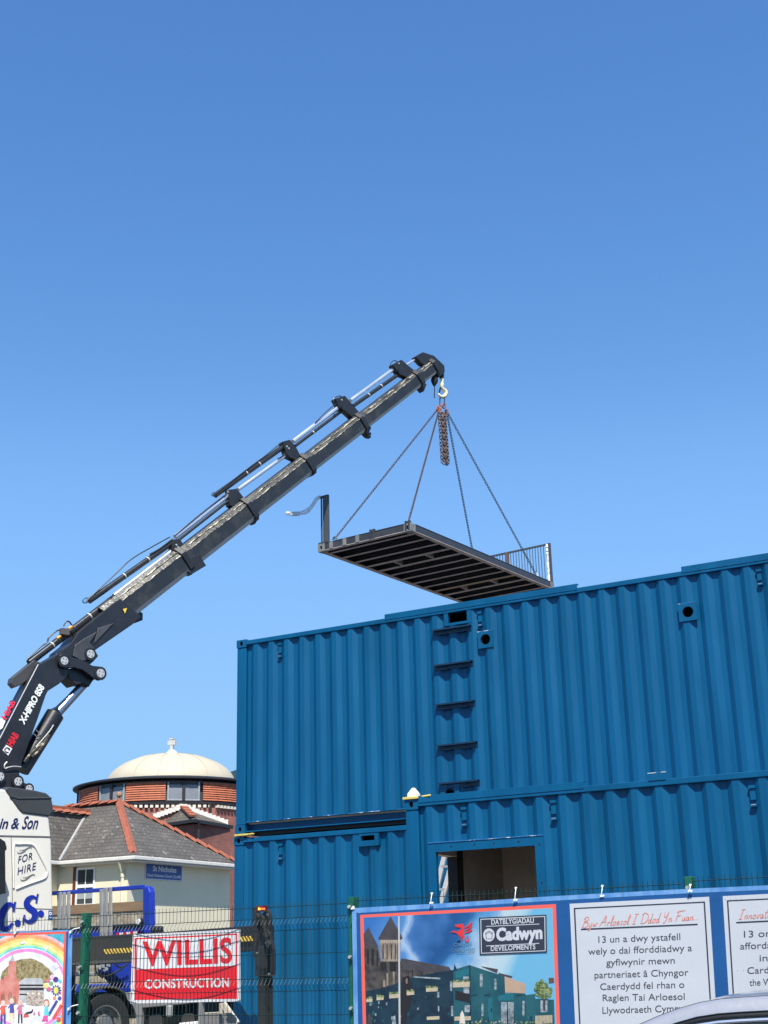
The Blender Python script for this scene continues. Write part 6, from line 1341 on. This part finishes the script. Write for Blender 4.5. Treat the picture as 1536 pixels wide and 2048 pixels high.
# ------------------------------------------------------------------ cars
SIL = mat('silver_car_paint', (0.42, 0.42, 0.44), rough=0.28, metal=0.35, var=0.04, vscale=30, coat=0.8)
CGL = mat('dark_car_glass', (0.012, 0.018, 0.016), rough=0.05, var=0.3, coat=0.3)
TRIM = mat('black_car_trim', (0.012, 0.012, 0.013), rough=0.4)
def car(t, o, rl, paint, L=4.25, W=1.74):
    """o: ground point under the windscreen base on the near side; x runs from nose (-) to tail (+). rl: roof line (x, z)."""
    ox, oy, oz = o; rl = [np.array(p, float) for p in rl]; RX = [p[0] for p in rl]; RZ = [p[1] for p in rl]
    X = lambda x, y, z: v3(ox+x, oy+y, oz+z)
    belt = lambda x: 0.92+0.03*x/2
    xs = np.linspace(RX[0], RX[-1], 40)
    near = []; 
    def roofz(x): return float(np.interp(x, RX, RZ))
    def inset(x): return 0.05+0.22*min(1, max(0, (roofz(x)-0.92)/0.5))
    # roof skin, crowned across
    mb = MB(); M_ = 12; vs = []
    for x in xs:
        i = inset(x); z = roofz(x)
        for j in range(M_+1):
            f = j/M_; y = i+(W-2*i)*f; vs.append(X(x, y, z-0.055*(2*f-1)**4-0.012*(2*f-1)**2))
    fs = [[a*(M_+1)+j, a*(M_+1)+j+1, (a+1)*(M_+1)+j+1, (a+1)*(M_+1)+j] for a in range(len(xs)-1) for j in range(M_)]
    k0, k1 = next(i for i, x in enumerate(xs) if x > -0.55 and roofz(x) > 1.30), next(i for i, x in reversed(list(enumerate(xs))) if roofz(x) > 1.30)
    mb.add(vs, [f for f in fs if k0 <= f[0]//(M_+1) < k1], 0); mb.add(vs, [f for f in fs if not k0 <= f[0]//(M_+1) < k1], 1)
    body = MB()
    prof = [(-1.15, 0.30), (-1.2, 0.55), (-1.12, 0.72), (-0.25, 0.92), (RX[-1]-0.1, 0.98), (RX[-1]+0.12, 0.90), (RX[-1]+0.16, 0.45), (RX[-1]+0.05, 0.30)]
    body.prism([X(x, 0.0, z) for x, z in prof], EY*W)
    b = build(body, 'body', paint, t, bevel=0.06)
    r_ = build(mb, 'roof', [paint, CGL], t, smooth=True)
    for s in (0, 1):
        sk = MB(); fr_ = MB(); yy = lambda v: v if s == 0 else W-v
        vs = []
        for x in xs: i = inset(x); z = roofz(x)-0.06; vs += [X(x, yy(0.03), min(belt(x), z)), X(x, yy(i+0.006), z)]
        sk.add(vs, [[2*a, 2*a+2, 2*a+3, 2*a+1] for a in range(len(xs)-1)]); build(sk, 'side_window', CGL, t, smooth=True)
        # painted cant rail with a rubber drip line under it
        pts = [X(x, yy(inset(x)-0.004), roofz(x)-0.085) for x in xs]; vs = []
        for x in xs:
            i = inset(x); z = roofz(x)
            for dy, dz in ((0.05, -0.018), (0.014, -0.030), (-0.004, -0.050), (-0.008, -0.066), (0.010, -0.074)): vs.append(X(x, yy(i+dy), z+dz))
        fr_.add(vs, [[5*a+j, 5*a+5+j, 5*a+6+j, 5*a+1+j] for a in range(len(xs)-1) for j in range(4)]); build(fr_, 'cant_rail', paint, t, smooth=True)
        tr2 = MB(); tr2.tube([X(x, yy(inset(x)-0.006), roofz(x)-0.079) for x in xs], 0.007, n=6); tr2.tube([X(x, yy(inset(x)+0.052), roofz(x)-0.019) for x in xs], 0.003, n=5); build(tr2, 'rubber_trim', TRIM, t, smooth=True)
        tr3 = MB(); tr3.tube([X(x, yy(inset(x)-0.016), roofz(x)-0.098) for x in xs], 0.007, n=6); build(tr3, 'window_chrome', CHROME, t, smooth=True)
        bp = MB(); xp = (RX[0]+RX[-1])/2+0.1; bp.beam(X(xp, yy(0.02), 0.95), X(xp+0.05, yy(inset(xp)-0.008), roofz(xp)-0.1), 0.07, 0.03, side=EX); build(bp, 'door_pillar', TRIM, t)
    for wx in (-0.45, RX[-1]-0.45):
        for y0 in (0.0, W-0.2):
            mb = MB(); mb.cyl(X(wx, y0-0.01, 0.31), X(wx, y0+0.21, 0.31), 0.31, n=24); w = build(mb, 'wheel', RUBBER, t)
            mb = MB(); mb.cyl(X(wx, y0-0.018, 0.31), X(wx, y0+0.218, 0.31), 0.20, n=20); build(mb, 'rim', STEEL, w)
YC = 5.30
pts = [at_y(px, py, YC) for px, py in ((1262, 2048), (1300, 2031), (1340, 2016), (1380, 2004), (1420, 1997), (1470, 1993), (1536, 1989))]
ox = pts[0][0]-0.75
rl = [(0.0, 0.98)]+[(0.42, 1.20)]+[(p[0]-ox, p[2]+0.012) for p in pts]
rl += [(rl[-1][0]+0.5, rl[-1][1]+0.008), (rl[-1][0]+1.1, rl[-1][1]-0.03), (rl[-1][0]+1.6, rl[-1][1]-0.16), (rl[-1][0]+1.95, 1.0)]
c1_ = thing('parked_car', 'silver car in front of the blue banner, only its curved roof in view', 'car', (ox+1.2, YC+0.6, 0))
car(c1_, (ox, YC-0.22, 0), rl, SIL)
# grey vehicle behind the fence, under the sign
g0_ = at_y(270, 2011, 10.9)
c2_ = thing('parked_van', 'grey parked vehicle behind the fence under the construction board, its side windows in view', 'van', (g0_[0]+1, 11.6, 0.0))
GVP = mat('grey_van_paint', (0.22, 0.22, 0.215), rough=0.35, var=0.05); yv = 10.9
pp = lambda px, py, y=yv: at_y(px, py, y)
def gv(pts, name, m, y=yv, th=0.05):
    mb = MB(); mb.prism([pp(x, yy, y) for x, yy in pts], EY*th); return build(mb, name, m, c2_, bevel=0.006)
gv([(255, 2000), (410, 1990), (410, 2003), (360, 2009), (284, 2016), (281, 2060), (276, 2100), (272, 2100), (272, 2030), (266, 2012)], 'door_frame', GVP)
gv([(397, 2003), (403, 2003), (402, 2100), (394, 2100)], 'door_pillar', GVP); gv([(358, 2046), (398, 2042), (398, 2050), (358, 2056)], 'window_ledge', WHITE, yv+0.02)
gv([(250, 1985), (412, 1975), (412, 1992), (255, 2002)], 'roof', GVP, yv+0.05, 0.5)
gv([(283, 2017), (360, 2010), (397, 2004), (395, 2100), (282, 2100)], 'side_window', mat('dark_cab_glass', (0.014, 0.017, 0.018), rough=0.12, var=0.4, vscale=4), yv+0.06, 0.02)
gv([(250, 2056), (412, 2052), (412, 2300), (250, 2300)], 'body', GVP, yv+0.02, 0.5)
for x in (310, 375):
    gv([(x-12, 2034), (x-8, 2028), (x+8, 2027), (x+12, 2034), (x+14, 2058), (x-14, 2058)], 'seat', mat('grey_seat_fabric', (0.035, 0.035, 0.035), rough=0.9), yv+0.045, 0.02)
mb = MB(); mb.obox(pp(339, 2022, yv-0.05), EX*0.03, EY*0.02, EZ*0.05); build(mb, 'wing_mirror', GALV, c2_, bevel=0.01)
for px in (290, 390):
    c = pp(px, 2100, yv); c[2] = 0.62; mb = MB(); mb.cyl(c-EY*0.0, c+EY*0.2, 0.32, n=24); build(mb, 'wheel', RUBBER, c2_)
# folded trestle leaning beside it
tt = thing('folded_trestle', 'pale metal trestle frame standing behind the fence beside the grey vehicle', 'trestle', at_y(455, 2100, 11.6)*v3(1, 1, 0)+EZ*0.3)
for a, b in (((443, 2006), (443, 2180)), ((443, 2008), (472, 2050)), ((448, 2006), (476, 2046)), ((455, 2036), (470, 2060))):
    mb = MB(); mb.beam(at_y(*a, 11.6), at_y(*b, 11.6), 0.035, 0.03); build(mb, 'frame_bar', mat('pale_painted_metal', (0.55, 0.52, 0.45), rough=0.5, var=0.2), tt)
